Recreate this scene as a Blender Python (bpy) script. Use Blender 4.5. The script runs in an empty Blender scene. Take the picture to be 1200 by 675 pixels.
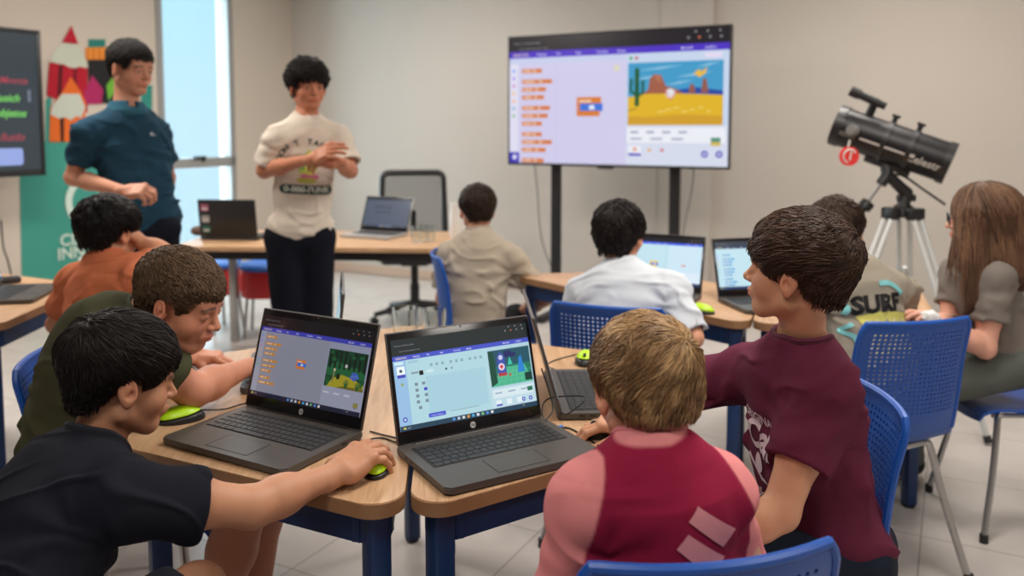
import bpy, bmesh, math, random
import numpy as np
from mathutils import Vector, Matrix, Euler
from mathutils.bvhtree import BVHTree

C = bpy.context.scene.collection
PI = math.pi
# ------------------------------------------------------------------ camera
CAM_H, CAM_PITCH, FPX = 1.43, 0.0765, 980.0        # eye height, tilt down, focal length for a 1200 px wide frame
PRINC = (600.0, 225.0)                             # the photo is cropped off-centre: optical centre in the 1200x675 frame
cd = bpy.data.cameras.new('camera'); cam = bpy.data.objects.new('camera', cd); C.objects.link(cam)
cam.location = (0, 0, CAM_H); cam.rotation_euler = (PI/2 - CAM_PITCH, 0, 0)
cd.sensor_width = 36; cd.lens = FPX/1200*36; cd.shift_y = -(337.5-PRINC[1])/1200
cd.clip_start = .05; cd.clip_end = 100
cd.dof.use_dof = True; cd.dof.focus_distance = 1.62; cd.dof.aperture_fstop = 2.7
bpy.context.scene.camera = cam
def at(px, py, Y):
    """World point seen at pixel px,py at distance Y into the room."""
    a = (px-PRINC[0])/FPX; b = -(py-PRINC[1])/FPX
    c, s = math.cos(CAM_PITCH), math.sin(CAM_PITCH)
    r = (a, c+b*s, -s+b*c); t = Y/r[1]
    return Vector((r[0]*t, Y, CAM_H+r[2]*t))
# ------------------------------------------------------------------ world, exposure
sc = bpy.context.scene
sc.view_settings.view_transform = 'Standard'; sc.view_settings.look = 'None'
sc.view_settings.gamma = 1; sc.view_settings.use_curve_mapping = False
sc.view_settings.exposure = 0.0
w = bpy.data.worlds.new('daylight'); sc.world = w; w.use_nodes = True
nt = w.node_tree; bg = nt.nodes['Background']
tc = nt.nodes.new('ShaderNodeTexCoord'); sp = nt.nodes.new('ShaderNodeSeparateXYZ'); rp = nt.nodes.new('ShaderNodeValToRGB')
nt.links.new(tc.outputs['Generated'], sp.inputs[0]); nt.links.new(sp.outputs['Z'], rp.inputs[0]); nt.links.new(rp.outputs[0], bg.inputs[0])
rp.color_ramp.elements[0].position = .0; rp.color_ramp.elements[0].color = (.62, .86, 1, 1)
rp.color_ramp.elements[1].position = .35; rp.color_ramp.elements[1].color = (.42, .86, .97, 1)
bg.inputs[1].default_value = 1.15
# ------------------------------------------------------------------ lights: four ceiling panels and the window
def area(name, loc, rot, sx, sy, power, col):
    l = bpy.data.lights.new(name, 'AREA'); l.shape = 'RECTANGLE'; l.size = sx; l.size_y = sy; l.energy = power; l.color = col
    o = bpy.data.objects.new(name, l); C.objects.link(o); o.location = loc; o.rotation_euler = rot
    return o
CEIL = 3.0
PANELS = [(-2.4, 3.9, 62), (.9, 2.2, 42), (1.9, 4.3, 46), (-1.2, 5.9, 38), (-.6, .1, 22), (2.3, .4, 26)]
for _x, _y, _p in PANELS:
    area('ceiling_panel_light', (_x, _y, CEIL-.05), (0, 0, .49), 1.15, .55, _p, (1, .94, .865))
area('window_daylight', (-3.1, 7.6, 1.5), (PI/2, 0, math.radians(-118)), .7, 2.4, 55, (.72, .88, 1))
# ------------------------------------------------------------------ object helpers
def srgb(r, g, b):
    f = lambda c: (c/255/12.92 if c/255 <= .04045 else ((c/255+.055)/1.055)**2.4)
    return (f(r), f(g), f(b))
def tag(o, label=None, cat=None, group=None, kind=None):
    if label: o['label'] = label
    if cat: o['category'] = cat
    if group: o['group'] = group
    if kind: o['kind'] = kind
    return o
def empty(name, loc=(0, 0, 0), rz=0, label=None, cat=None, group=None):
    o = bpy.data.objects.new(name, None); C.objects.link(o); o.location = loc; o.rotation_euler = (0, 0, rz)
    o.empty_display_size = .1
    return tag(o, label, cat, group)
def copy_tree(o, parent=None):
    c = o.copy(); C.objects.link(c); c.parent = parent
    for ch in list(o.children): copy_tree(ch, c)
    return c
def mesh_np(name, V, F, mat=None, parent=None, smooth=True, col=None):
    V = np.asarray(V, np.float32); F = np.asarray(F, np.int32)
    me = bpy.data.meshes.new(name)
    n = F.shape[1]
    me.vertices.add(len(V)); me.vertices.foreach_set('co', V.ravel())
    me.loops.add(F.size); me.loops.foreach_set('vertex_index', F.ravel())
    me.polygons.add(len(F)); me.polygons.foreach_set('loop_start', np.arange(0, F.size, n, dtype=np.int32))
    me.polygons.foreach_set('loop_total', np.full(len(F), n, np.int32))
    me.polygons.foreach_set('use_smooth', np.full(len(F), smooth))
    if col is not None:
        a = me.color_attributes.new('Col', 'FLOAT_COLOR', 'POINT')
        cc = np.ones((len(V), 4), np.float32); cc[:, :3] = col; a.data.foreach_set('color', cc.ravel())
    me.update(); me.validate()
    if mat: me.materials.append(mat)
    o = bpy.data.objects.new(name, me); C.objects.link(o)
    if parent is not None: o.parent = parent
    return o
class MB:
    """Collects simple shapes into one bmesh."""
    def __init__(s): s.bm = bmesh.new()
    def _x(s, verts, M):
        if M is not None: bmesh.ops.transform(s.bm, matrix=M, verts=verts)
    def box(s, c, d, bev=0, M=None, rz=0, rot=None, seg=2):
        r = bmesh.ops.create_cube(s.bm, size=1)['verts']
        bmesh.ops.scale(s.bm, vec=d, verts=r)
        if bev > 0:
            es = list({e for v in r for e in v.link_edges})
            b = bmesh.ops.bevel(s.bm, geom=es, offset=bev, segments=seg, affect='EDGES', profile=.5)
            r = list({v for f in b['faces'] for v in f.verts} | {v for v in r if v.is_valid})
        R = (rot if rot is not None else Matrix.Rotation(rz, 4, 'Z'))
        bmesh.ops.transform(s.bm, matrix=Matrix.Translation(c) @ R.to_4x4(), verts=r)
        s._x(r, M); return s
    def cyl(s, a, b, r1, r2=None, n=16, M=None):
        a, b = Vector(a), Vector(b); r2 = r1 if r2 is None else r2
        v = bmesh.ops.create_cone(s.bm, cap_ends=True, segments=n, radius1=r1, radius2=r2, depth=(b-a).length)['verts']
        R = Vector((0, 0, 1)).rotation_difference((b-a).normalized()).to_matrix().to_4x4()
        bmesh.ops.transform(s.bm, matrix=Matrix.Translation((a+b)/2) @ R, verts=v)
        s._x(v, M); return s
    def sph(s, c, r, n=16, M=None):
        v = bmesh.ops.create_uvsphere(s.bm, u_segments=n, v_segments=max(6, n//2), radius=1)['verts']
        r = (r, r, r) if isinstance(r, (int, float)) else r
        bmesh.ops.transform(s.bm, matrix=Matrix.Translation(c) @ Matrix.Diagonal((*r, 1)), verts=v)
        s._x(v, M); return s
    def prism(s, pts, z0, z1, bev=0, M=None):
        vs = [s.bm.verts.new((p[0], p[1], z0)) for p in pts]; vt = [s.bm.verts.new((p[0], p[1], z1)) for p in pts]
        n = len(pts); s.bm.faces.new(vs[::-1]); ft = s.bm.faces.new(vt)
        for i in range(n): s.bm.faces.new((vs[i], vs[(i+1) % n], vt[(i+1) % n], vt[i]))
        allv = vs+vt
        if bev > 0:
            es = [e for e in ft.edges] + [e for v in vs for e in v.link_edges if all(q in vs for q in e.verts)]
            b = bmesh.ops.bevel(s.bm, geom=list(set(es)), offset=bev, segments=2, affect='EDGES')
            allv = list({v for f in b['faces'] for v in f.verts} | {v for v in allv if v.is_valid})
        s._x(allv, M); return s
    def tube(s, pts, r, n=8, M=None, closed=False):
        pts = [Vector(p) for p in pts]; rs = r if isinstance(r, (list, tuple)) else [r]*len(pts)
        rings = []; up = Vector((0, 0, 1)); N = None
        for i, p in enumerate(pts):
            if closed: t = (pts[(i+1) % len(pts)]-pts[i-1]).normalized()
            else: t = (pts[min(i+1, len(pts)-1)]-pts[max(i-1, 0)]).normalized()
            if N is None: N = t.cross(up) if abs(t.z) < .9 else t.cross(Vector((1, 0, 0)))
            N = (N - t*N.dot(t)).normalized(); B = t.cross(N)
            rings.append([s.bm.verts.new(p + (N*math.cos(a)+B*math.sin(a))*rs[i]) for a in (2*PI*k/n for k in range(n))])
        m = len(rings)
        for i in range(m if closed else m-1):
            A, Bv = rings[i], rings[(i+1) % m]
            for k in range(n): s.bm.faces.new((A[k], A[(k+1) % n], Bv[(k+1) % n], Bv[k]))
        if not closed: s.bm.faces.new(rings[0][::-1]); s.bm.faces.new(rings[-1])
        s._x([v for q in rings for v in q], M); return s
    def lathe(s, prof, c=(0, 0, 0), n=24, M=None):
        rings = []
        for r, z in prof:
            rings.append([s.bm.verts.new((c[0]+r*math.cos(2*PI*k/n), c[1]+r*math.sin(2*PI*k/n), c[2]+z)) for k in range(n)])
        for A, B in zip(rings, rings[1:]):
            for k in range(n): s.bm.faces.new((A[k], A[(k+1) % n], B[(k+1) % n], B[k]))
        s._x([v for q in rings for v in q], M); return s
    def build(s, name, mat, parent=None, smooth=True, ang=35):
        bmesh.ops.recalc_face_normals(s.bm, faces=s.bm.faces)
        me = bpy.data.meshes.new(name); s.bm.to_mesh(me); s.bm.free()
        if smooth:
            me.polygons.foreach_set('use_smooth', [True]*len(me.polygons))
            me.set_sharp_from_angle(angle=math.radians(ang))
        if mat: me.materials.append(mat)
        o = bpy.data.objects.new(name, me); C.objects.link(o)
        if parent is not None: o.parent = parent
        return o
def round_poly(pts, r, n=8):
    out = []; m = len(pts); P = [Vector((p[0], p[1])) for p in pts]
    for i in range(m):
        a, p, b = P[i-1], P[i], P[(i+1) % m]; rr = r[i] if isinstance(r, (list, tuple)) else r
        u = (a-p).normalized(); v = (b-p).normalized(); h = math.acos(max(-1, min(1, u.dot(v))))/2
        d = rr/math.tan(h); c = p+(u+v).normalized()*(rr/math.sin(h)); s0 = p+u*d-c; s1 = p+v*d-c
        a0 = math.atan2(s0.y, s0.x); da = math.atan2(s1.y, s1.x)-a0; da = (da+PI) % (2*PI)-PI
        for k in range(n+1):
            q = a0+da*k/n; out.append((c.x+rr*math.cos(q), c.y+rr*math.sin(q)))
    return out
def catmull(pts, n=8):
    P = [Vector(p) for p in pts]; P = [P[0]*2-P[1]]+P+[P[-1]*2-P[-2]]; out = []
    for i in range(1, len(P)-2):
        for k in range(n):
            t = k/n; out.append(.5*((2*P[i])+(P[i+1]-P[i-1])*t+(2*P[i-1]-5*P[i]+4*P[i+1]-P[i+2])*t*t+(3*P[i]-P[i-1]-3*P[i+1]+P[i+2])*t**3))
    out.append(P[-2]); return out
# ------------------------------------------------------------------ materials
def mat(name, col, rough=.5, metal=0, spec=.5, noise=0, nscale=20, bump=0, bscale=200, sss=0, coat=0, attr=False, emit=0, trans=0, sheen=0, alpha=1, stretch=None):
    m = bpy.data.materials.new(name); m.use_nodes = True; n = m.node_tree.nodes; L = m.node_tree.links; b = n['Principled BSDF']
    b.inputs['Base Color'].default_value = (*col, 1); b.inputs['Roughness'].default_value = rough; b.inputs['Metallic'].default_value = metal
    b.inputs['Specular IOR Level'].default_value = spec; b.inputs['Coat Weight'].default_value = coat
    b.inputs['Transmission Weight'].default_value = trans; b.inputs['Sheen Weight'].default_value = sheen
    if sss:
        b.inputs['Subsurface Weight'].default_value = sss; b.inputs['Subsurface Radius'].default_value = (1, .35, .2); b.inputs['Subsurface Scale'].default_value = .008
    src = None; T = n.new('ShaderNodeTexCoord'); vec = T.outputs['Object']
    if stretch:
        mp = n.new('ShaderNodeMapping'); mp.inputs['Scale'].default_value = stretch; L.new(vec, mp.inputs[0]); vec = mp.outputs[0]
    if attr:
        a = n.new('ShaderNodeAttribute'); a.attribute_name = 'Col'; src = a.outputs['Color']
    if noise:
        N = n.new('ShaderNodeTexNoise'); N.inputs['Scale'].default_value = nscale; N.inputs['Detail'].default_value = 4; L.new(vec, N.inputs['Vector'])
        mr = n.new('ShaderNodeMapRange'); mr.inputs[3].default_value = 1-noise; mr.inputs[4].default_value = 1+noise; L.new(N.outputs[0], mr.inputs[0])
        mx = n.new('ShaderNodeVectorMath'); mx.operation = 'SCALE'; L.new(mr.outputs[0], mx.inputs['Scale'])
        if src: L.new(src, mx.inputs[0])
        else: mx.inputs[0].default_value = col
        src = mx.outputs[0]
    if src:
        L.new(src, b.inputs['Base Color'])
    if bump:
        N2 = n.new('ShaderNodeTexNoise'); N2.inputs['Scale'].default_value = bscale; N2.inputs['Detail'].default_value = 3; L.new(vec, N2.inputs['Vector'])
        bp = n.new('ShaderNodeBump'); bp.inputs['Strength'].default_value = bump; bp.inputs['Distance'].default_value = .002; L.new(N2.outputs[0], bp.inputs['Height']); L.new(bp.outputs[0], b.inputs['Normal'])
    if emit:
        if attr: L.new(src, b.inputs['Emission Color'])
        else: b.inputs['Emission Color'].default_value = (*col, 1)
        b.inputs['Emission Strength'].default_value = emit
        if attr:
            for l in list(b.inputs['Base Color'].links): L.remove(l)
            b.inputs['Base Color'].default_value = (.01, .01, .01, 1)
    return m
M_skin = mat('skin', (.5, .3, .2), .52, attr=True, sss=.12, noise=.05, nscale=60, bump=.12, bscale=500, spec=.4)
M_hair = mat('hair', (.02, .015, .01), .5, attr=True, spec=.25)
M_cloth = mat('jersey_cotton', (.1, .1, .1), .9, attr=True, noise=.05, nscale=30, bump=.25, bscale=900, spec=.15)
M_print = mat('screen_print', (.5, .5, .5), .75, attr=True, spec=.3)
M_screen = mat('lit_screen', (.5, .5, .5), .25, attr=True, emit=1.0)
M_screen_dim = mat('lit_screen_dim', (.5, .5, .5), .12, attr=True, emit=.62)
M_blue = mat('blue_plastic', srgb(12, 74, 160), .42, noise=.03, nscale=9, bump=.08, bscale=600)
M_rim = mat('blue_plastic_edge', srgb(16, 80, 170), .4)
M_steel = mat('satin_steel', (.45, .45, .45), .3, metal=.9)
M_rail = mat('navy_steel', srgb(16, 50, 98), .45, noise=.04)
M_rubber = mat('rubber', (.015, .015, .016), .6)
M_black = mat('black_plastic', (.014, .014, .016), .4, noise=.05)
M_blackgloss = mat('black_gloss', (.008, .008, .01), .18)
M_graylap = mat('dark_grey_shell', srgb(84, 80, 77), .42, metal=.25, bump=.05, bscale=1500, noise=.03)
M_silver = mat('silver_shell', (.5, .5, .5), .35, metal=.5)
M_lidback = mat('laptop_lid', srgb(96, 90, 88), .4, metal=.3)
M_key = mat('keycap', (.022, .022, .024), .45)
M_lime = mat('lime_plastic', srgb(178, 226, 20), .35)
M_white = mat('white_plastic', (.75, .74, .72), .4)
M_alu = mat('white_aluminium', (.68, .70, .69), .35, metal=.2)
M_mesh = mat('black_mesh_fabric', (.03, .03, .032), .8)
M_edge = mat('wood_edge', srgb(150, 112, 78), .5, noise=.1, nscale=40)
def wood(name, c1, c2):
    m = bpy.data.materials.new(name); m.use_nodes = True; n = m.node_tree.nodes; L = m.node_tree.links; b = n['Principled BSDF']
    T = n.new('ShaderNodeTexCoord'); mp = n.new('ShaderNodeMapping'); mp.inputs['Scale'].default_value = (2.2, 22, 22); L.new(T.outputs['Object'], mp.inputs[0])
    N = n.new('ShaderNodeTexNoise'); N.inputs['Scale'].default_value = 2.2; N.inputs['Detail'].default_value = 8; N.inputs['Distortion'].default_value = .8; L.new(mp.outputs[0], N.inputs['Vector'])
    mp2 = n.new('ShaderNodeMapping'); mp2.inputs['Scale'].default_value = (6, 190, 190); L.new(T.outputs['Object'], mp2.inputs[0])
    N2 = n.new('ShaderNodeTexNoise'); N2.inputs['Scale'].default_value = 2; N2.inputs['Detail'].default_value = 3; L.new(mp2.outputs[0], N2.inputs['Vector'])
    mx = n.new('ShaderNodeMath'); mx.operation = 'MULTIPLY_ADD'; mx.inputs[1].default_value = .45; L.new(N2.outputs[0], mx.inputs[0]); L.new(N.outputs[0], mx.inputs[2])
    r = n.new('ShaderNodeValToRGB'); r.color_ramp.elements[0].position = .48; r.color_ramp.elements[1].position = .92
    r.color_ramp.elements[0].color = (*c2, 1); r.color_ramp.elements[1].color = (*c1, 1); L.new(mx.outputs[0], r.inputs[0]); L.new(r.outputs[0], b.inputs['Base Color'])
    b.inputs['Roughness'].default_value = .42; b.inputs['Specular IOR Level'].default_value = .45
    return m
M_wood = wood('light_oak_laminate', srgb(205, 168, 132), srgb(172, 132, 96))
def glassy(name, col=(.95, .97, .97)):
    m = bpy.data.materials.new(name); m.use_nodes = True; n = m.node_tree.nodes; L = m.node_tree.links
    out = n['Material Output']; n.remove(n['Principled BSDF'])
    g = n.new('ShaderNodeBsdfGlass'); g.inputs['IOR'].default_value = 1.3; g.inputs['Color'].default_value = (*col, 1); g.inputs['Roughness'].default_value = .02
    L.new(g.outputs[0], out.inputs[0]); return m
M_glass = glassy('drinking_glass')
# ------------------------------------------------------------------ implicit surfaces for bodies, hair and clothes
def smin(a, b, k):
    if k <= 0: return np.minimum(a, b)
    h = np.clip(.5+.5*(b-a)/k, 0, 1); return b*(1-h)+a*h-k*h*(1-h)
def smax(a, b, k): return -smin(-a, -b, k)
def A3(v): return np.array(v, float)
def cone(a, b, r1, r2):
    a, b = A3(a), A3(b); ab = b-a; L2 = ab@ab
    def f(p):
        t = np.clip(((p-a)@ab)/L2, 0, 1); q = p-a-t[:, None]*ab
        return np.sqrt((q*q).sum(1))-(r1+(r2-r1)*t)
    return f
def ell(c, r, R=None):
    c, r = A3(c), A3(r)
    def f(p):
        q = p-c
        if R is not None: q = q@R.T
        k0 = np.sqrt(((q/r)**2).sum(1))+1e-9; k1 = np.sqrt(((q/(r*r))**2).sum(1))+1e-9
        return k0*(k0-1)/k1
    return f
def rbox(c, h, r, R=None):
    c, h = A3(c), A3(h)
    def f(p):
        q = p-c
        if R is not None: q = q@R.T
        d = np.abs(q)-h+r
        return np.sqrt((np.maximum(d, 0)**2).sum(1))+np.minimum(d.max(1), 0)-r
    return f
def plane(c, n):
    c, n = A3(c), A3(n); n = n/np.linalg.norm(n)
    return lambda p: (p-c)@n
class S:
    def __init__(s, o=None, R=None, sc=1): s.ops = []; s.o = A3(o) if o is not None else None; s.R = R; s.sc = sc
    def u(s, f, k=.01): s.ops.append(('u', f, k)); return s
    def sub(s, f, k=.005): s.ops.append(('s', f, k)); return s
    def cut(s, f, k=.004): s.ops.append(('i', f, k)); return s
    def add(s, g): s.ops.append(('a', g, 0)); return s
    def __call__(s, p):
        if s.o is not None: p = ((p-s.o)@s.R.T)/s.sc
        d = None
        for t, f, k in s.ops:
            if t == 'a': d = d+f(p); continue
            v = f(p)
            if d is None: d = v
            elif t == 'u': d = smin(d, v, k)
            elif t == 's': d = smax(d, -v, k)
            else: d = smax(d, v, k)
        return d*s.sc
def frame(yaw, pitch=0, roll=0):
    """Rows: right, forward, up."""
    y, p = math.radians(yaw), math.radians(pitch)
    Y = A3((math.cos(y)*math.cos(p), math.sin(y)*math.cos(p), math.sin(p))); X = A3((math.sin(y), -math.cos(y), 0)); Z = np.cross(X, Y)
    if roll:
        r = math.radians(roll); X, Z = X*math.cos(r)+Z*math.sin(r), Z*math.cos(r)-X*math.sin(r)
    return np.array([X, Y, Z])
_rng = np.random.RandomState(7); _LAT = _rng.rand(32, 32, 32).astype(np.float32)*2-1
def vnoise(p):
    i = np.floor(p).astype(np.int64); f = p-i; f = f*f*(3-2*f); i &= 31; j = (i+1) & 31
    x0, y0, z0 = i.T; x1, y1, z1 = j.T; fx, fy, fz = f.T
    c = lambda a, b, d: _LAT[a, b, d]
    return ((c(x0, y0, z0)*(1-fx)+c(x1, y0, z0)*fx)*(1-fy)+(c(x0, y1, z0)*(1-fx)+c(x1, y1, z0)*fx)*fy)*(1-fz) + \
           ((c(x0, y0, z1)*(1-fx)+c(x1, y0, z1)*fx)*(1-fy)+(c(x0, y1, z1)*(1-fx)+c(x1, y1, z1)*fx)*fy)*fz
def polygonize(f, lo, hi, vox, B=4, thr=2.2):
    lo, hi = A3(lo), A3(hi); n = np.ceil((hi-lo)/(vox*B)).astype(int)+1
    g = [lo[i]+np.arange(n[i])*vox*B for i in range(3)]
    X = np.stack(np.meshgrid(*g, indexing='ij'), -1).reshape(-1, 3); D = f(X).reshape(n)
    near = np.abs(D) < vox*B*thr; act = near.copy()
    for ax in range(3):
        a2 = act.copy(); sl0 = [slice(None)]*3; sl1 = [slice(None)]*3; sl0[ax] = slice(0, -1); sl1[ax] = slice(1, None)
        a2[tuple(sl0)] |= act[tuple(sl1)]; a2[tuple(sl1)] |= act[tuple(sl0)]; act = a2
    rep = lambda a: a.repeat(B, 0).repeat(B, 1).repeat(B, 2)
    M = rep(act); G = np.where(rep(D) > 0, 1., -1.).astype(np.float32)
    idx = np.argwhere(M); P = lo+idx*vox
    vals = np.empty(len(P), np.float32)
    for k in range(0, len(P), 400000): vals[k:k+400000] = f(P[k:k+400000])
    G[M] = vals
    G[0] = G[-1] = 1; G[:, 0] = G[:, -1] = 1; G[:, :, 0] = G[:, :, -1] = 1
    ins = G < 0
    m = [s-1 for s in G.shape]
    cnt = np.zeros(m, np.int8)
    for a in (0, 1):
        for b in (0, 1):
            for c in (0, 1): cnt += ins[a:a+m[0], b:b+m[1], c:c+m[2]]
    cell = (cnt > 0) & (cnt < 8); ci = np.argwhere(cell); vid = -np.ones(m, np.int32); vid[cell] = np.arange(len(ci))
    acc = np.zeros((len(ci), 3)); num = np.zeros(len(ci)); cor = [(a, b, c) for a in (0, 1) for b in (0, 1) for c in (0, 1)]
    for a in cor:
        for ax in range(3):
            if a[ax]: continue
            b = list(a); b[ax] = 1
            ga = G[ci[:, 0]+a[0], ci[:, 1]+a[1], ci[:, 2]+a[2]]; gb = G[ci[:, 0]+b[0], ci[:, 1]+b[1], ci[:, 2]+b[2]]
            x = (ga < 0) != (gb < 0); t = np.where(x, ga/(ga-gb+1e-12*(~x)), 0)
            pt = np.array(a, float)[None].repeat(len(ci), 0); pt[:, ax] += t
            acc[x] += pt[x]; num[x] += 1
    V = lo+(ci+acc/num[:, None])*vox; Q = []
    for ax in range(3):
        o1, o2 = (ax+1) % 3, (ax+2) % 3
        s0 = [slice(1, m[i]) if i != ax else slice(0, m[ax]) for i in range(3)]; s1 = list(s0); s1[ax] = slice(1, m[ax]+1)
        A = ins[tuple(s0)]; Bb = ins[tuple(s1)]; e = np.argwhere(A != Bb)
        if not len(e): continue
        for i in range(3):
            if i != ax: e[:, i] += 1
        fl = ins[e[:, 0], e[:, 1], e[:, 2]]
        def v(d1, d2):
            q = e.copy(); q[:, o1] -= d1; q[:, o2] -= d2; return vid[q[:, 0], q[:, 1], q[:, 2]]
        q = np.stack([v(1, 1), v(0, 1), v(0, 0), v(1, 0)], 1); q[~fl] = q[~fl][:, ::-1]; Q.append(q)
    Q = np.concatenate(Q); Q = Q[(Q >= 0).all(1)]
    # pull every vertex onto the surface
    for _ in range(2):
        d = f(V); e = vox*.4
        gr = np.stack([f(V+A3(v)*e)-d for v in ((1, 0, 0), (0, 1, 0), (0, 0, 1))], 1)/e
        L = np.maximum((gr*gr).sum(1), .25)
        V = V-np.clip(d/L, -vox*.6, vox*.6)[:, None]*gr
    return V, Q
def join(parts):
    V = []; Q = []; Cc = []; o = 0
    for v, q, c in parts: V.append(v); Q.append(q+o); Cc.append(np.broadcast_to(A3(c), (len(v), 3))); o += len(v)
    return np.concatenate(V), np.concatenate(Q), np.concatenate(Cc)
# ------------------------------------------------------------------ the room: corner K, back wall runs along -27.9 degrees
RZ = math.radians(-27.9); K = (-2.22, 8.54, 0)
MR = Matrix.Translation(K) @ Matrix.Rotation(RZ, 4, 'Z')
def room(x, y, z=0): return MR @ Vector((x, y, z))
M_wall = mat('painted_plaster', srgb(196, 188, 179), .85, noise=.02, nscale=3, bump=.1, bscale=120)
M_wall2 = mat('painted_plaster_cream', srgb(204, 192, 179), .85, noise=.02, nscale=3, bump=.1, bscale=120)
M_ceil = mat('white_ceiling', srgb(215, 212, 206), .9)
M_frame = mat('window_frame_grey', srgb(150, 150, 148), .45)
def tile_mat():
    m = bpy.data.materials.new('floor_tile'); m.use_nodes = True; n = m.node_tree.nodes; L = m.node_tree.links; b = n['Principled BSDF']
    T = n.new('ShaderNodeTexCoord'); br = n.new('ShaderNodeTexBrick'); br.offset = 0; br.squash = 1
    mp = n.new('ShaderNodeMapping'); mp.inputs['Location'].default_value = (.1, .33, 0); L.new(T.outputs['Object'], mp.inputs[0]); L.new(mp.outputs[0], br.inputs['Vector'])
    for k, v in (('Scale', 1), ('Mortar Size', .0035), ('Mortar Smooth', .3), ('Bias', 0), ('Brick Width', .6), ('Row Height', .6)): br.inputs[k].default_value = v
    br.inputs['Color1'].default_value = (*srgb(206, 199, 194), 1); br.inputs['Color2'].default_value = (*srgb(200, 193, 188), 1); br.inputs['Mortar'].default_value = (*srgb(160, 152, 147), 1)
    N = n.new('ShaderNodeTexNoise'); N.inputs['Scale'].default_value = 3.5; N.inputs['Detail'].default_value = 7; N.inputs['Roughness'].default_value = .6; L.new(T.outputs['Object'], N.inputs['Vector'])
    mr = n.new('ShaderNodeMapRange'); mr.inputs[1].default_value = .3; mr.inputs[2].default_value = .7; mr.inputs[3].default_value = .9; mr.inputs[4].default_value = 1.07; L.new(N.outputs[0], mr.inputs[0])
    vm = n.new('ShaderNodeVectorMath'); vm.operation = 'SCALE'; L.new(br.outputs['Color'], vm.inputs[0]); L.new(mr.outputs[0], vm.inputs['Scale']); L.new(vm.outputs[0], b.inputs['Base Color'])
    b.inputs['Roughness'].default_value = .33; b.inputs['Specular IOR Level'].default_value = .4
    return m
def struct(mb, name, m, **k):
    o = mb.build(name, m, smooth=k.get('smooth', False)); o.matrix_world = MR; o['kind'] = 'structure'; return o
struct(MB().box((4.6, -5.2, -.05), (10.4, 11.6, .1)), 'floor', tile_mat())
struct(MB().box((4.6, -5.2, CEIL+.05), (10.4, 11.6, .1)), 'ceiling', M_ceil)
struct(MB().box((4.6, .1, 1.5), (10.4, .2, 3)).box((4.07, -.012, 1.5), (.42, .03, 3)), 'wall_back', M_wall)
wy0, wy1, wz0, wz1 = -1.64, -.80, .06, 2.78
struct(MB().box((-.1, (wy1)/2, 1.5), (.2, -wy1, 3)).box((-.1, (wy0-11)/2, 1.5), (.2, 11+wy0, 3))
       .box((-.1, (wy0+wy1)/2, (wz1+3)/2), (.2, wy1-wy0, 3-wz1)).box((-.1, (wy0+wy1)/2, wz0/2), (.2, wy1-wy0, wz0)), 'wall_left', M_wall2)
struct(MB().box((9.8, -5.2, 1.5), (.2, 11.6, 3)), 'wall_right', M_wall)
struct(MB().box((4.6, -11, 1.5), (10.4, .2, 3)), 'wall_front', M_wall)
struct(MB().box((4.85, -.008, .05), (9.7, .016, .09), .004), 'baseboard_back', mat('baseboard_paint', srgb(196, 170, 150), .5))
struct(MB().box((.008, -.4, .05), (.016, .8, .09), .004).box((.008, -6.3, .05), (.016, 9.3, .09), .004), 'baseboard_left', bpy.data.materials['baseboard_paint'])
# window: grey frame, transom with handle, pane
wm = MB(); cy = (wy0+wy1)/2; ww = wy1-wy0
for yy in (wy0+.03, wy1-.03): wm.box((-.03, yy, (wz0+wz1)/2), (.09, .06, wz1-wz0), .006)
for zz, hh in ((wz0+.03, .06), (wz1-.03, .06), (1.12, .09)): wm.box((-.03, cy, zz), (.09, ww, hh), .006)
wo = struct(wm, 'window_1', M_frame)
hd = MB().box((.03, cy-.02, 1.17), (.035, .13, .022), .008).box((.02, cy+.03, 1.155), (.03, .03, .05), .006).build('window_handle', M_black, wo)
pn = MB().box((-.045, cy, (1.16+wz1)/2-.02), (.006, ww-.1, wz1-1.2)).box((-.045, cy, (wz0+1.08)/2+.01), (.006, ww-.1, .97)).build('window_pane', None, wo, smooth=False)
pm = bpy.data.materials.new('window_pane_glass'); pm.use_nodes = True; _n = pm.node_tree.nodes; _n.remove(_n['Principled BSDF'])
_t = _n.new('ShaderNodeBsdfTransparent'); _t.inputs[0].default_value = (.93, .97, .98, 1); _g = _n.new('ShaderNodeBsdfGlossy'); _g.inputs['Roughness'].default_value = .05
_m = _n.new('ShaderNodeMixShader'); _m.inputs[0].default_value = .05
for a, b in ((_t.outputs[0], _m.inputs[1]), (_g.outputs[0], _m.inputs[2]), (_m.outputs[0], _n['Material Output'].inputs[0])): pm.node_tree.links.new(a, b)
pn.data.materials.append(pm)
# ceiling fixtures that carry the lamps
M_diff = mat('lamp_diffuser', (1, .95, .88), .6, emit=3.0)
for i, (x, y, p) in enumerate(PANELS):
    f = MB().box((0, 0, 0), (1.24, .64, .03), .004).build('ceiling_light', M_white)
    f.location = (x, y, CEIL-.016); f.rotation_euler = (0, 0, .49)
    tag(f, 'flat rectangular ceiling light panel', 'ceiling light', 'ceiling light panels')
    MB().box((0, 0, -.017), (1.14, .54, .006)).build('diffuser', M_diff, f)
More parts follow.
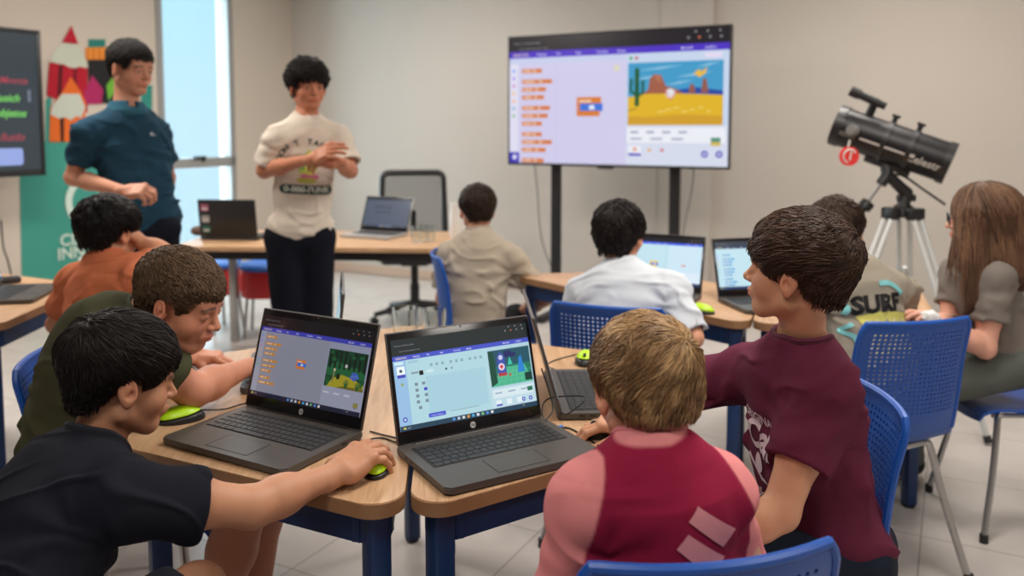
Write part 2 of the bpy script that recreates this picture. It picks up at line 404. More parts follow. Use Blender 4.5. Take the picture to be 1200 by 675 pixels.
# ------------------------------------------------------------------ flat artwork: coloured shapes and lettering in one mesh
from mathutils.geometry import tessellate_polygon
_TXT = {}
def text2d(s, size=1, bold=0, shear=0, align='LEFT'):
    key = (s, bold, shear, align)
    if key not in _TXT:
        cu = bpy.data.curves.new('t', 'FONT'); cu.body = s; cu.offset = bold; cu.shear = shear; cu.align_x = align; cu.resolution_u = 3
        o = bpy.data.objects.new('t', cu); C.objects.link(o); dg = bpy.context.evaluated_depsgraph_get()
        me = bpy.data.meshes.new_from_object(o.evaluated_get(dg))
        _TXT[key] = (np.array([v.co[:2] for v in me.vertices]).reshape(-1, 2), [tuple(p.vertices) for p in me.polygons])
        bpy.data.objects.remove(o); bpy.data.meshes.remove(me); bpy.data.curves.remove(cu)
    V, F = _TXT[key]; return V*size, F
class Art:
    def __init__(s): s.V = []; s.F = []; s.C = []; s.lay = 0
    def _add(s, V, F, col):
        o = len(s.V); s.lay += 1
        for p in V: s.V.append((p[0], p[1], s.lay)); s.C.append(col)
        for f in F: s.F.append(tuple(i+o for i in f))
    def poly(s, pts, col):
        T = tessellate_polygon([[Vector((p[0], p[1], 0)) for p in pts]]); s._add(pts, T, srgb(*col)); return s
    def rect(s, x, y, w, h, col, r=0):
        P = [(x, y), (x+w, y), (x+w, y+h), (x, y+h)]
        return s.poly(round_poly(P, min(r, w/2.01, h/2.01), 4) if r else P, col)
    def disc(s, x, y, r, col, ry=None, n=18):
        ry = ry or r; return s.poly([(x+r*math.cos(2*PI*k/n), y+ry*math.sin(2*PI*k/n)) for k in range(n)], col)
    def line(s, pts, w, col):
        P = [Vector(p) for p in pts]; Lf = []; Rt = []
        for i, p in enumerate(P):
            t = (P[min(i+1, len(P)-1)]-P[max(i-1, 0)]).normalized(); n = Vector((-t.y, t.x))*w/2; Lf.append(p+n); Rt.append(p-n)
        m = len(P); s._add([tuple(v) for v in Lf+Rt], [(i, m+i, m+i+1, i+1) for i in range(m-1)], srgb(*col)); return s
    def text(s, x, y, t, size, col, bold=0, shear=0, align='LEFT', sx=1, rot=0):
        V, F = text2d(t, size, bold, shear, align); c, q = math.cos(rot), math.sin(rot)
        s._add([(x+(v[0]*sx)*c-v[1]*q, y+(v[0]*sx)*q+v[1]*c) for v in V], F, srgb(*col)); return s
    def build(s, name, m, parent, M, sx=1, sy=1, eps=.00012):
        """local x,y,layer -> M @ (x*sx, y*sy, layer*eps)"""
        V = [tuple(M @ Vector((v[0]*sx, v[1]*sy, v[2]*eps))) for v in s.V]
        me = bpy.data.meshes.new(name); me.from_pydata(V, [], s.F); a = me.color_attributes.new('Col', 'FLOAT_COLOR', 'POINT')
        a.data.foreach_set('color', np.array([(*c, 1) for c in s.C], np.float32).ravel()); me.materials.append(m); me.update()
        o = bpy.data.objects.new(name, me); C.objects.link(o); o.parent = parent; return o
    def wrap(s, name, m, parent, target, o, ux, vy, off=.0025, step=.012, depth=.4):
        """Lays the artwork on a curved surface: o origin, ux / vy are the axes (metres per unit), cast along -(ux x vy)."""
        bm = bmesh.new(); L = bm.verts.layers.float_color.new('Col'); vs = []
        ux, vy, o = Vector(ux), Vector(vy), Vector(o); n = ux.cross(vy).normalized()
        for v, c in zip(s.V, s.C):
            q = bm.verts.new(o+ux*v[0]+vy*v[1]+n*v[2]*1e-5); q[L] = (*c, 1); vs.append(q)
        for f in s.F:
            try: bm.faces.new([vs[i] for i in f])
            except ValueError: pass
        for _ in range(5):
            es = [e for e in bm.edges if e.calc_length() > step]
            if not es: break
            bmesh.ops.triangulate(bm, faces=bm.faces); es = [e for e in bm.edges if e.calc_length() > step]
            bmesh.ops.subdivide_edges(bm, edges=es, cuts=1)
        bmesh.ops.triangulate(bm, faces=bm.faces)
        bad = []
        mw = target.matrix_world; me = target.data; bv = BVHTree.FromPolygons([v.co for v in me.vertices], [p.vertices for p in me.polygons])
        for v in bm.verts:
            lay = (v.co-o).dot(n)/1e-5; p = v.co-n*(lay*1e-5)
            h = bv.ray_cast(p+n*depth, -n, depth*2)
            if h[0] is None: bad.append(v)
            else: v.co = h[0]+h[1]*(off+lay*6e-5) if h[1].dot(n) > .12 else h[0]+n*off
            if h[0] is not None and h[1].dot(n) < .12: bad.append(v)
        bmesh.ops.delete(bm, geom=bad, context='VERTS')
        me = bpy.data.meshes.new(name); bm.to_mesh(me); bm.free(); me.polygons.foreach_set('use_smooth', [True]*len(me.polygons)); me.materials.append(m)
        ob = bpy.data.objects.new(name, me); C.objects.link(ob); ob.parent = parent; return ob
# ------------------------------------------------------------------ tables
def seg_n(a, b, d):
    a, b = Vector(a), Vector(b); t = (b-a).normalized(); return t
def trapezoid_table(x, y, deg, s, label, glides=True, group=None):
    t = empty('trapezoid_table', (x, y, 0), math.radians(deg), label, 'table', group)
    g = .004
    P = [(g*1.7, g), (2*s-g*1.7, g), (1.5*s-g*.6, .866*s-g), (.5*s+g*.6, .866*s-g)]
    R = [.055, .055, .07, .07]
    top = MB().prism(round_poly(P, R, 8), .7165, .745, .002).build('tabletop', M_wood, t, ang=30)
    band = MB()
    e = round_poly(P, R, 8); band.prism(e, .7162, .7435)   # edge banding slightly proud of the board
    for v in band.bm.verts: pass
    cx, cy = s, .4*s
    for v in band.bm.verts:
        d = Vector((v.co.x-cx, v.co.y-cy)); d.normalize(); v.co.x += d.x*.0012; v.co.y += d.y*.0012
    band.build('edge_band', M_edge, t, ang=30)
    Q = round_poly([(.085, .045), (2*s-.085, .045), (1.5*s-.035, .866*s-.045), (.5*s+.035, .866*s-.045)], .03, 4)
    rail = MB(); m = len(Q)
    for i in range(m):
        a, b = Vector(Q[i]), Vector(Q[(i+1) % m]); c = (a+b)/2; L = (b-a).length
        rail.box((c.x, c.y, .682), (L+.02, .03, .066), 0, rz=math.atan2(b.y-a.y, b.x-a.x))
    rail.build('apron_rail', M_rail, t, smooth=False)
    for px, py in ((.10, .058), (2*s-.10, .058), (1.5*s-.055, .866*s-.068), (.5*s+.055, .866*s-.068)):
        l = MB().box((px, py, .358), (.046, .046, .70), .008, rz=math.radians(30)).build('leg', M_rail, t)
        MB().cyl((px, py, 0), (px, py, .012), .022, .026).build('foot_glide', M_rubber, l)
    return t
T1 = trapezoid_table(-.192, 1.435, 94, .74, 'light wood trapezoid table with navy legs under the left open laptop and olive boy')
V0 = Vector((-.188, 1.435)); d94 = Vector((math.cos(math.radians(94)), math.sin(math.radians(94))))
_s2 = .68; _v = V0+d94*2*_s2
T2 = trapezoid_table(_v.x, _v.y, 274, _s2, 'light wood trapezoid table with navy legs in front of the blond boy')
N5 = Vector((.83, 2.87)); dd = lambda a: Vector((math.cos(math.radians(a)), math.sin(math.radians(a))))
_v = N5+dd(130)*1.32; T5 = trapezoid_table(_v.x, _v.y, 310, .66, 'light wood table with blue legs in front of the boy in the white shirt')
_v = N5+dd(70)*1.46; T6 = trapezoid_table(_v.x, _v.y, 250, .73, 'light wood table with blue legs between the two rear boys and the telescope')
_v = Vector((-1.79, 2.9))+dd(214)*.73+dd(94)*1.46; T7 = trapezoid_table(_v.x, _v.y, 274, .73, 'light wood table at far left carrying a dark laptop, by the orange shirt')
# long desk at the back
dk = empty('long_desk', (-1.10, 5.16, 0), math.radians(-3), 'long pale desk with black underframe behind the standing student', 'desk')
MB().box((0, 0, .73), (1.72, .78, .03), .003).build('desktop', M_wood, dk)
MB().box((0, -.34, .69), (1.66, .04, .05)).box((0, .34, .69), (1.66, .04, .05)).box((-.8, 0, .69), (.04, .7, .05)).box((.8, 0, .69), (.04, .7, .05)).build('underframe', M_black, dk, smooth=False)
for sx in (-1, 1):
    for sy in (-1, 1): MB().box((sx*.78, sy*.33, .333), (.05, .05, .665), .006).build('leg', M_steel, dk)
# ------------------------------------------------------------------ chairs
def shell_mesh(rows, cols, prof, wid, curve, lift, holes=None):
    bm = bmesh.new(); G = []
    for j, (y, z) in enumerate(prof):
        r = []
        for i in range(cols+1):
            u = -1+2*i/cols; w = wid[j]; r.append(bm.verts.new((u*w, y+curve[j]*u*u, z+lift[j]*abs(u)**2.5)))
        G.append(r)
    for j in range(len(prof)-1):
        for i in range(cols):
            c = (G[j][i], G[j][i+1], G[j+1][i+1], G[j+1][i])
            if holes and holes(i, j):
                ctr = sum((v.co for v in c), Vector())/4; m = []
                for k in range(4): m.append(bm.verts.new(ctr+((c[k].co+c[(k+1) % 4].co)/2-ctr)*.66))
                for k in range(4):
                    bm.faces.new((c[k], c[(k+1) % 4], m[k])); bm.faces.new((c[k], m[k], m[k-1]))
            else: bm.faces.new(c)
    return bm, G
def resample(keys, n):
    K_ = np.array(keys, float); t = np.concatenate([[0], np.cumsum(np.linalg.norm(np.diff(K_[:, :2], axis=0), axis=1))])
    P = catmull([tuple(k)+(0,)*0 for k in [tuple(q[:3]) for q in K_[:, :3]]], 10)
    P = np.array([tuple(p) for p in P]); tt = np.concatenate([[0], np.cumsum(np.linalg.norm(np.diff(P[:, :2], axis=0), axis=1))])
    q = np.linspace(0, tt[-1], n); return np.stack([np.interp(q, tt, P[:, k]) for k in range(3)], 1)
def solidify(bm, name, m, parent, th):
    bmesh.ops.recalc_face_normals(bm, faces=bm.faces)
    me = bpy.data.meshes.new(name); bm.to_mesh(me); bm.free(); o = bpy.data.objects.new(name, me); C.objects.link(o); o.parent = parent
    md = o.modifiers.new('s', 'SOLIDIFY'); md.thickness = th; md.offset = 0
    dg = bpy.context.evaluated_depsgraph_get(); me2 = bpy.data.meshes.new_from_object(o.evaluated_get(dg)); o.modifiers.clear(); o.data = me2
    me2.materials.clear(); me2.materials.append(m); me2.polygons.foreach_set('use_smooth', [True]*len(me2.polygons)); me2.set_sharp_from_angle(angle=math.radians(40)); return o
def make_chair():
    c = empty('classroom_chair')
    # y forward, profile (y, z, half width): seat then back
    seat = resample([(.215, .405, .17), (.205, .435, .19), (.15, .452, .2), (.0, .447, .21), (-.12, .442, .205), (-.175, .452, .195), (-.205, .485, .185)], 18)
    back = resample([(-.205, .485, .185), (-.222, .54, .184), (-.232, .62, .190), (-.245, .74, .192), (-.260, .82, .188), (-.264, .848, .174)], 27)
    bm, G = shell_mesh(18, 14, [(a, b) for a, b, _ in seat], [w for *_, w in seat], [0]*14+[.01, .02, .03, .035], [.012]*16+[.0, 0])
    solidify(bm, 'seat', M_blue, c, .007)
    hol = lambda i, j: 5 <= j <= 23 and 2 <= i <= 21
    bm, G = shell_mesh(27, 24, [(a, b) for a, b, _ in back], [w for *_, w in back], [.035+.012*math.sin(j/26*PI) for j in range(27)], [0]*27, hol)
    edge = [v.co.copy() for v in [r[0] for r in G]+[v for v in G[-1][1:-1]]+[r[-1] for r in G[::-1]]]
    b = solidify(bm, 'backrest', M_blue, c, .006)
    MB().tube(edge, .0085, 8).build('rim', M_rim, b)
    e2 = []
    MB().tube([(.13, .15, .425), (.13, -.13, .425), (.0, -.16, .425), (-.13, -.13, .425), (-.13, .15, .425)], .010, 8).tube([(-.15, .13, .428), (.15, .13, .428)], .010, 8).build('seat_frame', M_steel, c)
    for sx in (-1, 1):
        for a, f in (((.14, .13), (.205, .20)), ((.14, -.13), (.215, -.235))):
            p = catmull([(sx*(a[0]-.02), a[1], .428), (sx*a[0], a[1]*1.05, .405), (sx*(a[0]*.6+f[0]*.4), a[1]*.6+f[1]*.4, .24), (sx*f[0], f[1], .012)], 5)
            l = MB().tube(p, .0115, 10).build('leg', M_steel, c)
            MB().cyl((sx*f[0], f[1], 0), (sx*f[0], f[1], .03), .0145).build('foot_cap', M_rubber, l)
    return c
chair0 = make_chair(); chair_used = [False]
def place_chair(x, y, face, label, tilt=0):
    c = copy_tree(chair0) if chair_used[0] else chair0; chair_used[0] = True
    c.location = (x, y, 0); c.rotation_euler = (0, 0, math.radians(face-90)); tag(c, label, 'chair', 'blue classroom chairs'); return c
def chair_by_back(px, py, face, label):   # px,py = middle of the top of the backrest on the floor plan
    f = dd(face); return place_chair(px+f.x*.262, py+f.y*.262, face, label)
chair_by_back(.282, 1.072, 101, 'blue perforated chair back behind the boy in the crimson and pink top')
chair_by_back(.808, 1.81, 184, 'blue plastic chair carrying the boy in the maroon shirt')
chair_by_back(1.235, 2.46, 103, 'blue chair with steel legs turned back-on at right, behind the surf shirt')
chair_by_back(.30, 2.67, 72, 'blue perforated chair behind the boy in the white shirt')
chair_by_back(-1.23, 2.13, 4, 'blue chair behind the boy in the olive shirt at left')
chair_by_back(-.86, .93, 58, 'blue chair at the lower left corner under the boy in the black shirt')
chair_by_back(-.37, 3.84, 6, 'blue chair whose edge shows left of the boy in the beige shirt')
chair_by_back(2.10, 2.98, 178, 'blue chair at the right edge under the long-haired girl')
chair_by_back(-1.13, 2.86, 185, 'blue chair mostly hidden, under the boy in the orange shirt')
# ------------------------------------------------------------------ what the screens show
def ui_base(a, W, H, dark=False, top=.155, bar=(78, 80, 200), page=(205, 214, 240), chrome=(30, 30, 36)):
    a.rect(0, 0, W, H, chrome)
    a.rect(0, 0, W, H*(1-top), page)
    a.rect(0, H*(1-top), W, H*.052, bar)
    a.text(W*.02, H*(1-top*.33), 'Project on the block editor', H*.022, (150, 150, 155))
    a.text(W*.05, H*(1-top*.60), 'https://editor/projects/create', H*.022, (140, 140, 148))
    for k in range(3): a.disc(W*(.86+.05*k), H*.975, H*.007, (170, 170, 170), n=8)
    for k in range(4): a.disc(W*(.83+.045*k), H*.932, H*.009, (150, 150, 155) if k != 1 else (220, 120, 80), n=8)
    x = .02
    a.text(W*x, H*(1-top+.014), 'SCRATCH', H*.030, (235, 215, 190), bold=.02)
    for k, s in enumerate(('Settings', 'File', 'Edit', 'Tutorials', 'Debug')): a.text(W*(.14+.095*k), H*(1-top+.016), s, H*.026, (225, 225, 250), bold=.01)
    a.text(W*.80, H*(1-top+.016), 'My Stuff', H*.026, (225, 225, 250), bold=.01); a.text(W*.90, H*(1-top+.016), 'student', H*.026, (225, 225, 250), bold=.01)
def taskbar(a, W, H, col=(34, 38, 66)):
    a.rect(0, 0, W, H*.055, col)
    a.rect(W*.02, H*.018, W*.02, H*.02, (200, 190, 90)); a.text(W*.05, H*.02, '28 C', H*.02, (200, 200, 210))
    for k in range(9): a.rect(W*(.36+.035*k), H*.014, W*.018, H*.028, [(90, 150, 220), (190, 200, 220), (220, 220, 220), (220, 150, 60), (80, 170, 220), (230, 230, 240), (120, 190, 120), (90, 140, 220), (230, 230, 230)][k], .001)
    a.text(W*.88, H*.028, '17:02', H*.018, (200, 200, 210))
def palette(a, W, H, y1, col=(226, 140, 60), n=10, x=.07):
    for k in range(7): a.disc(W*.022, H*(y1-.06*k), H*.012, [(76, 151, 255), (153, 102, 255), (214, 92, 214), (255, 191, 0), (255, 171, 25), (92, 177, 214), (89, 192, 89)][k], n=10)
    y = y1
    for k in range(n):
        w = (.10, .15, .12, .11, .14, .13, .10)[k % 7]
        a.rect(W*x, H*(y-.02), W*w, H*.034, col, H*.006); a.disc(W*(x+w*.62), H*(y-.003), H*.010, (250, 235, 215), ry=H*.009, n=10)
        a.rect(W*(x+.01), H*(y-.008), W*w*.35, H*.010, (250, 225, 200))
        y -= .062 if k % 3 else .085
def stack(a, x, y, s, c1=(226, 130, 50), c2=(60, 120, 225)):
    a.rect(x, y, s, s*.28, c1, s*.05); a.rect(x, y-s*.26, s*1.06, s*.30, c2, s*.04); a.rect(x, y-s*.26, s*.13, s*.5, c1, .0); a.rect(x, y-s*.44, s*.95, s*.2, c1, s*.04)
    a.disc(x+s*.62, y-s*.11, s*.12, (240, 245, 255), ry=s*.09, n=12); a.rect(x+s*.1, y+s*.09, s*.5, s*.07, (250, 225, 200))
def panel_right(a, W, H, sx, sw, y0):
    a.rect(W*sx, H*.0, W*(1-sx), H*y0, (222, 228, 246)); a.rect(W*(sx+.005), H*(y0-.13), W*(sw), H*.11, (245, 247, 255), .003)
    for k in range(4): a.rect(W*(sx+.02+.07*k), H*(y0-.06), W*.035, H*.016, (160, 165, 190))
    for k in range(3): a.rect(W*(sx+.02+.09*k), H*(y0-.11), W*.05, H*.016, (175, 180, 205))
    for k in range(2): a.disc(W*(.905+.06*k), H*(y0-.28 if y0 > .34 else .09), H*.026, (85, 80, 190), n=16); a.disc(W*(.905+.06*k), H*(y0-.28 if y0 > .34 else .09), H*.011, (230, 230, 255), n=10)
    a.rect(W*(sx+.012), H*.07, W*.055, H*.075, (245, 245, 255), .002); a.rect(W*(sx+.012), H*.07, W*.055, H*.02, (90, 80, 200)); a.disc(W*(sx+.04), H*.12, H*.017, (236, 170, 150), n=10)
    a.disc(W*(sx+.105), H*.115, H*.014, (235, 180, 110), n=10); a.disc(W*(sx+.16), H*.115, H*.014, (220, 110, 110), n=10)
    a.rect(W*.93, H*(y0-.15), W*.04, H*.06, (90, 150, 130)); a.rect(W*.93, H*(y0-.15), W*.04, H*.028, (220, 190, 90))
def desert(a, x, y, w, h):
    a.rect(x, y, w, h, (66, 160, 208))
    for k, (cx, cy, cw) in enumerate(((.35, .9, .5), (.7, .78, .4), (.2, .75, .3), (.85, .93, .25), (.55, .66, .3))):
        a.poly([(x+w*(cx-cw/2), y+h*(cy-.03)), (x+w*cx, y+h*(cy-.01)), (x+w*min(1, cx+cw/2), y+h*(cy+.045)), (x+w*cx, y+h*(cy+.022))], (150, 205, 232))
    a.poly([(x+w*.12, y+h*.5), (x+w*.25, y+h*.56), (x+w*.5, y+h*.55), (x+w*.72, y+h*.59), (x+w, y+h*.53), (x+w, y+h*.45), (x+w*.1, y+h*.45)], (34, 74, 168))
    a.poly([(x+w*.16, y+h*.5), (x+w*.22, y+h*.56), (x+w*.24, y+h*.74), (x+w*.28, y+h*.81), (x+w*.36, y+h*.79), (x+w*.41, y+h*.62), (x+w*.5, y+h*.58), (x+w*.6, y+h*.5)], (166, 96, 72))
    a.poly([(x+w*.28, y+h*.76), (x+w*.30, y+h*.80), (x+w*.36, y+h*.77), (x+w*.35, y+h*.66)], (186, 116, 88))
    for cx, hh in ((.68, .64), (.81, .72)): a.poly([(x+w*(cx-.035), y+h*.5), (x+w*(cx-.015), y+h*hh), (x+w*(cx+.02), y+h*hh), (x+w*(cx+.045), y+h*.5)], (150, 92, 82))
    a.poly([(x, y), (x+w, y), (x+w, y+h*.46), (x+w*.8, y+h*.48), (x+w*.5, y+h*.50), (x+w*.2, y+h*.50), (x, y+h*.45)], (232, 186, 38))
    a.poly([(x, y), (x+w, y), (x+w, y+h*.14), (x+w*.6, y+h*.17), (x+w*.2, y+h*.13), (x, y+h*.15)], (216, 164, 44))
    for k in range(7): a.poly([(x+w*(.3+.09*k), y+h*(.2+.03*(k % 3))), (x+w*(.42+.08*k), y+h*(.21+.03*(k % 3))), (x+w*(.36+.08*k), y+h*(.235+.03*(k % 3)))], (246, 214, 110))
    g = (22, 92, 50)
    a.rect(x+w*.075, y+h*.30, w*.05, h*.62, g, w*.024)
    a.line([(x+w*.04, y+h*.75), (x+w*.03, y+h*.55), (x+w*.10, y+h*.48)], w*.03, g); a.line([(x+w*.165, y+h*.72), (x+w*.165, y+h*.52), (x+w*.10, y+h*.45)], w*.03, g)
    a.line([(x, y+h*.23), (x+w*.1, y+h*.27)], h*.012, (120, 80, 30))
    a.disc(x+w*.46, y+h*.50, w*.05, (235, 232, 236)); a.line([(x+w*.40, y+h*.56), (x+w*.46, y+h*.40), (x+w*.53, y+h*.54)], w*.014, (220, 110, 110))
    a.poly([(x+w*.70, y+h*.80), (x+w*.76, y+h*.74), (x+w*.82, y+h*.80), (x+w*.84, y+h*.90), (x+w*.79, y+h*.84), (x+w*.74, y+h*.86)], (240, 190, 70))
def forest(a, x, y, w, h):
    a.rect(x, y, w, h, (22, 66, 44)); rr = random.Random(3)
    a.poly([(x, y+h*.5), (x+w*.3, y+h*.72), (x+w*.5, y+h*.55), (x+w*.75, y+h*.6), (x+w, y+h*.45), (x+w, y+h*.3), (x, y+h*.3)], (38, 104, 62))
    for k in range(8): xx = .05+.125*k; a.rect(x+w*xx, y+h*.5, w*.045, h*.48, (20, 26, 22))
    for k in range(16): a.disc(x+w*rr.uniform(.03, .97), y+h*rr.uniform(.68, .95), w*rr.uniform(.03, .06), rr.choice([(26, 80, 46), (34, 96, 60), (18, 54, 36)]), ry=h*rr.uniform(.03, .06))
    a.poly([(x+w*.06, y), (x+w, y), (x+w, y+h*.18), (x+w*.7, y+h*.3), (x+w*.42, y+h*.36), (x+w*.2, y+h*.24)], (176, 164, 44)); a.poly([(x+w*.3, y), (x+w, y), (x+w, y+h*.08), (x+w*.5, y+h*.07)], (120, 108, 38))
    for cx, cy in ((.08, .12), (.93, .18), (.85, .1), (.56, .12)):
        for k in range(5):
            q = .5+.55*k; a.line([(x+w*cx, y+h*(cy-.1)), (x+w*(cx+.07*math.cos(q)), y+h*(cy+.14*math.sin(q)))], w*.018, (36, 110, 56) if k % 2 else (24, 84, 50))
    for dx, dy in ((0, 0), (-.06, -.02), (.06, -.01), (.03, .06), (-.03, .06), (.0, -.06)): a.disc(x+w*(.74+dx), y+h*(.36+dy), w*.055, (70, 100, 190), ry=h*.05)
    for k in range(7): a.disc(x+w*(.66+.026*k), y+h*(.34+.02*(k % 3)), w*.008, (160, 190, 235), n=8)
    a.disc(x+w*.33, y+h*.30, w*.05, (20, 40, 26), ry=h*.085); a.disc(x+w*.5, y+h*.6, w*.035, (200, 205, 205)); a.line([(x+w*.2, y+h*.12), (x+w*.22, y+h*.42)], w*.03, (150, 140, 90)); a.disc(x+w*.22, y+h*.46, w*.03, (205, 190, 160))
def night_park(a, x, y, w, h):
    a.rect(x, y, w, h, (34, 118, 96)); a.rect(x, y+h*.55, w, h*.45, (32, 84, 100)); a.poly([(x, y), (x+w, y), (x+w*.85, y+h*.5), (x+w*.3, y+h*.5)], (74, 178, 140))
    for k in range(6): a.line([(x+w*.15*k, y), (x+w*(.3+.09*k), y+h*.5)], w*.007, (110, 205, 165))
    for k in range(4): a.line([(x, y+h*.12*k), (x+w, y+h*.12*k)], w*.006, (110, 205, 165))
    a.poly([(x, y), (x+w*.16, y+h*.1), (x+w*.13, y+h*.95), (x, y+h)], (22, 74, 60)); a.rect(x+w*.82, y+h*.04, w*.18, h*.22, (18, 60, 54))
    a.poly([(x+w*.18, y+h*.35), (x+w*.40, y+h*.35), (x+w*.38, y+h*.8), (x+w*.29, y+h*.95), (x+w*.2, y+h*.8)], (62, 82, 170)); a.disc(x+w*.29, y+h*.52, w*.075, (225, 215, 230)); a.disc(x+w*.29, y+h*.52, w*.04, (210, 60, 80)); a.disc(x+w*.29, y+h*.78, w*.05, (200, 205, 235))
    a.rect(x+w*.2, y+h*.26, w*.2, h*.09, (180, 60, 70))
    for k in range(8): a.disc(x+w*(.42+.05*(k % 5)), y+h*(.82+.07*(k//5)), w*.045, (36, 42, 100))
    a.poly([(x+w*.66, y+h*.3), (x+w*.84, y+h*.3), (x+w*.78, y+h*.78), (x+w*.72, y+h*.7)], (40, 130, 210)); a.poly([(x+w*.44, y+h*.55), (x+w*.5, y+h*.78), (x+w*.56, y+h*.55)], (60, 190, 170)); a.disc(x+w*.47, y+h*.27, w*.03, (190, 80, 60))
def art_tv():
    a = Art(); W, H = 16, 9
    ui_base(a, W, H, top=.165, bar=(78, 46, 200), page=(216, 212, 244), chrome=(24, 20, 30)); a.rect(0, 0, W*.045, H*.835, (232, 230, 250)); a.rect(0, 0, W*.05, H*.085, (70, 60, 190)); a.disc(W*.026, H*.045, H*.02, (230, 230, 250), n=10)
    a.rect(0, H*.79, W*.57, H*.045, (206, 214, 244)); palette(a, W, H, .735, (222, 128, 66), 11, .065); a.line([(W*.235, 0), (W*.235, H*.79)], .02, (190, 190, 225))
    stack(a, W*.335, H*.46, W*.115); a.disc(W*.52, H*.73, H*.025, (226, 222, 196), n=12)
    panel_right(a, W, H, .565, .42, .30); a.rect(W*.565, H*.30, W*.435, H*.535, (206, 222, 246)); desert(a, W*.572, H*.30, W*.405, H*.465); a.disc(W*.585, H*.80, H*.014, (60, 170, 90), n=8); a.disc(W*.61, H*.80, H*.014, (200, 90, 100), n=8)
    a.rect(W*.9, H*.785, W*.07, H*.035, (236, 226, 250), .05); return a
def art_left():
    a = Art(); W, H = 16, 9
    ui_base(a, W, H, top=.20, bar=(66, 70, 186), page=(150, 152, 170), chrome=(26, 25, 30)); a.rect(0, 0, W*.05, H*.80, (168, 170, 188)); palette(a, W, H, .74, (206, 144, 70), 9, .06)
    stack(a, W*.38, H*.48, W*.085); panel_right(a, W, H, .645, .345, .28); a.rect(W*.645, H*.28, W*.355, H*.52, (156, 160, 184)); a.rect(W*.645, 0, W*.355, H*.28, (164, 168, 190))
    for k in range(3): a.rect(W*(.66+.09*k), H*.2, W*.05, H*.02, (205, 208, 225))
    a.disc(W*.945, H*.10, H*.02, (84, 82, 180)); a.rect(W*.93, H*.09, W*.04, H*.06, (150, 140, 80)); forest(a, W*.655, H*.28, W*.335, H*.44); taskbar(a, W, H, (34, 36, 60)); return a
def art_right():
    a = Art(); W, H = 16, 9
    ui_base(a, W, H, top=.235, bar=(70, 84, 196), page=(182, 216, 226), chrome=(34, 44, 46)); a.rect(0, 0, W*.085, H*.765, (150, 190, 226)); a.rect(W*.085, H*.055, W*.57, H*.71, (176, 214, 224))
    a.rect(W*.02, H*.60, W*.055, H*.10, (236, 246, 250), .06); a.rect(W*.02, H*.575, W*.055, H*.035, (66, 74, 190)); a.disc(W*.047, H*.65, H*.018, (60, 80, 90)); a.disc(W*.047, H*.50, H*.018, (150, 170, 110)); a.disc(W*.04, H*.12, H*.028, (66, 84, 190)); a.disc(W*.04, H*.12, H*.013, (210, 225, 250))
    a.rect(W*.01, H*.72, W*.06, H*.03, (210, 235, 240)); a.rect(W*.10, H*.72, W*.07, H*.03, (160, 196, 216))
    for k in range(9): a.rect(W*(.25+.04*k+.02*(k > 2)+.02*(k > 5)), H*.655, W*.018, H*.032, (140, 170, 180), .03)
    a.rect(W*.115, H*.60, W*.05, H*.02, (130, 150, 160)); a.rect(W*.17, H*.575, W*.028, H*.05, (16, 18, 20)); a.rect(W*.22, H*.59, W*.05, H*.03, (205, 230, 236), .03); a.disc(W*.36, H*.60, H*.014, (70, 90, 120)); a.disc(W*.40, H*.60, H*.012, (110, 140, 160))
    a.rect(W*.21, H*.13, W*.43, H*.42, (166, 206, 220))
    for r_, row in enumerate(((.13, .18), (.13, .19), (.13, .19), (.13, .19), (.14,))):
        for q, xx in enumerate(row):
            a.rect(W*xx, H*(.465-.065*r_), W*.022, H*.034, (60, 66, 190) if (r_, q) == (1, 1) else (120, 140, 150), .04)
    a.rect(W*.2, H*.095, W*.12, H*.045, (72, 84, 204), .08); a.text(W*.215, H*.108, 'Convert to Bitmap', H*.02, (230, 235, 250)); a.rect(W*.36, H*.12, W*.2, H*.006, (120, 150, 165))
    panel_right(a, W, H, .665, .325, .30); a.rect(W*.665, H*.055, W*.335, H*.245, (190, 218, 230)); a.rect(W*.665, H*.28, W*.335, H*.485, (176, 208, 222))
    a.rect(W*.675, H*.165, W*.31, H*.10, (214, 232, 238), .05)
    for k in range(3): a.rect(W*(.69+.1*k), H*.215, W*.055, H*.016, (150, 170, 190)); a.rect(W*(.69+.08*k), H*.08, W*.04, H*.06, (226, 238, 244), .03)
    a.rect(W*.69, H*.075, W*.045, H*.02, (66, 74, 190)); 
    for k in range(2): a.disc(W*(.90+.055*k), H*.105, H*.025, (66, 84, 190)); a.disc(W*(.90+.055*k), H*.105, H*.01, (220, 230, 250), n=8)
    a.rect(W*.94, H*.19, W*.04, H*.05, (40, 110, 90)); night_park(a, W*.672, H*.30, W*.32, H*.42); taskbar(a, W, H, (34, 66, 88)); return a
def art_far(blue):
    a = Art(); W, H = 16, 9
    ui_base(a, W, H, top=.15, bar=(70, 96, 226) if not blue else (40, 60, 90), page=(206, 232, 246), chrome=(26, 26, 34) if not blue else (52, 62, 76)); a.rect(0, 0, W*.6, H*.85, (196, 228, 240))
    if blue:
        palette(a, W, H, .72, (86, 166, 222), 10, .08); stack(a, W*.44, H*.52, W*.10, (226, 206, 80), (76, 140, 226))
    else:
        stack(a, W*.37, H*.44, W*.10, (240, 200, 60), (76, 130, 226)); a.line([(W*.56, H*.06), (W*.56, H*.85)], .06, (170, 205, 225)); a.disc(W*.77, H*.42, H*.03, (225, 190, 190)); a.disc(W*.80, H*.42, H*.02, (210, 90, 90)); a.rect(W*.57, H*.05, W*.43, H*.22, (220, 236, 248))
    taskbar(a, W, H, (30, 56, 100)); return a
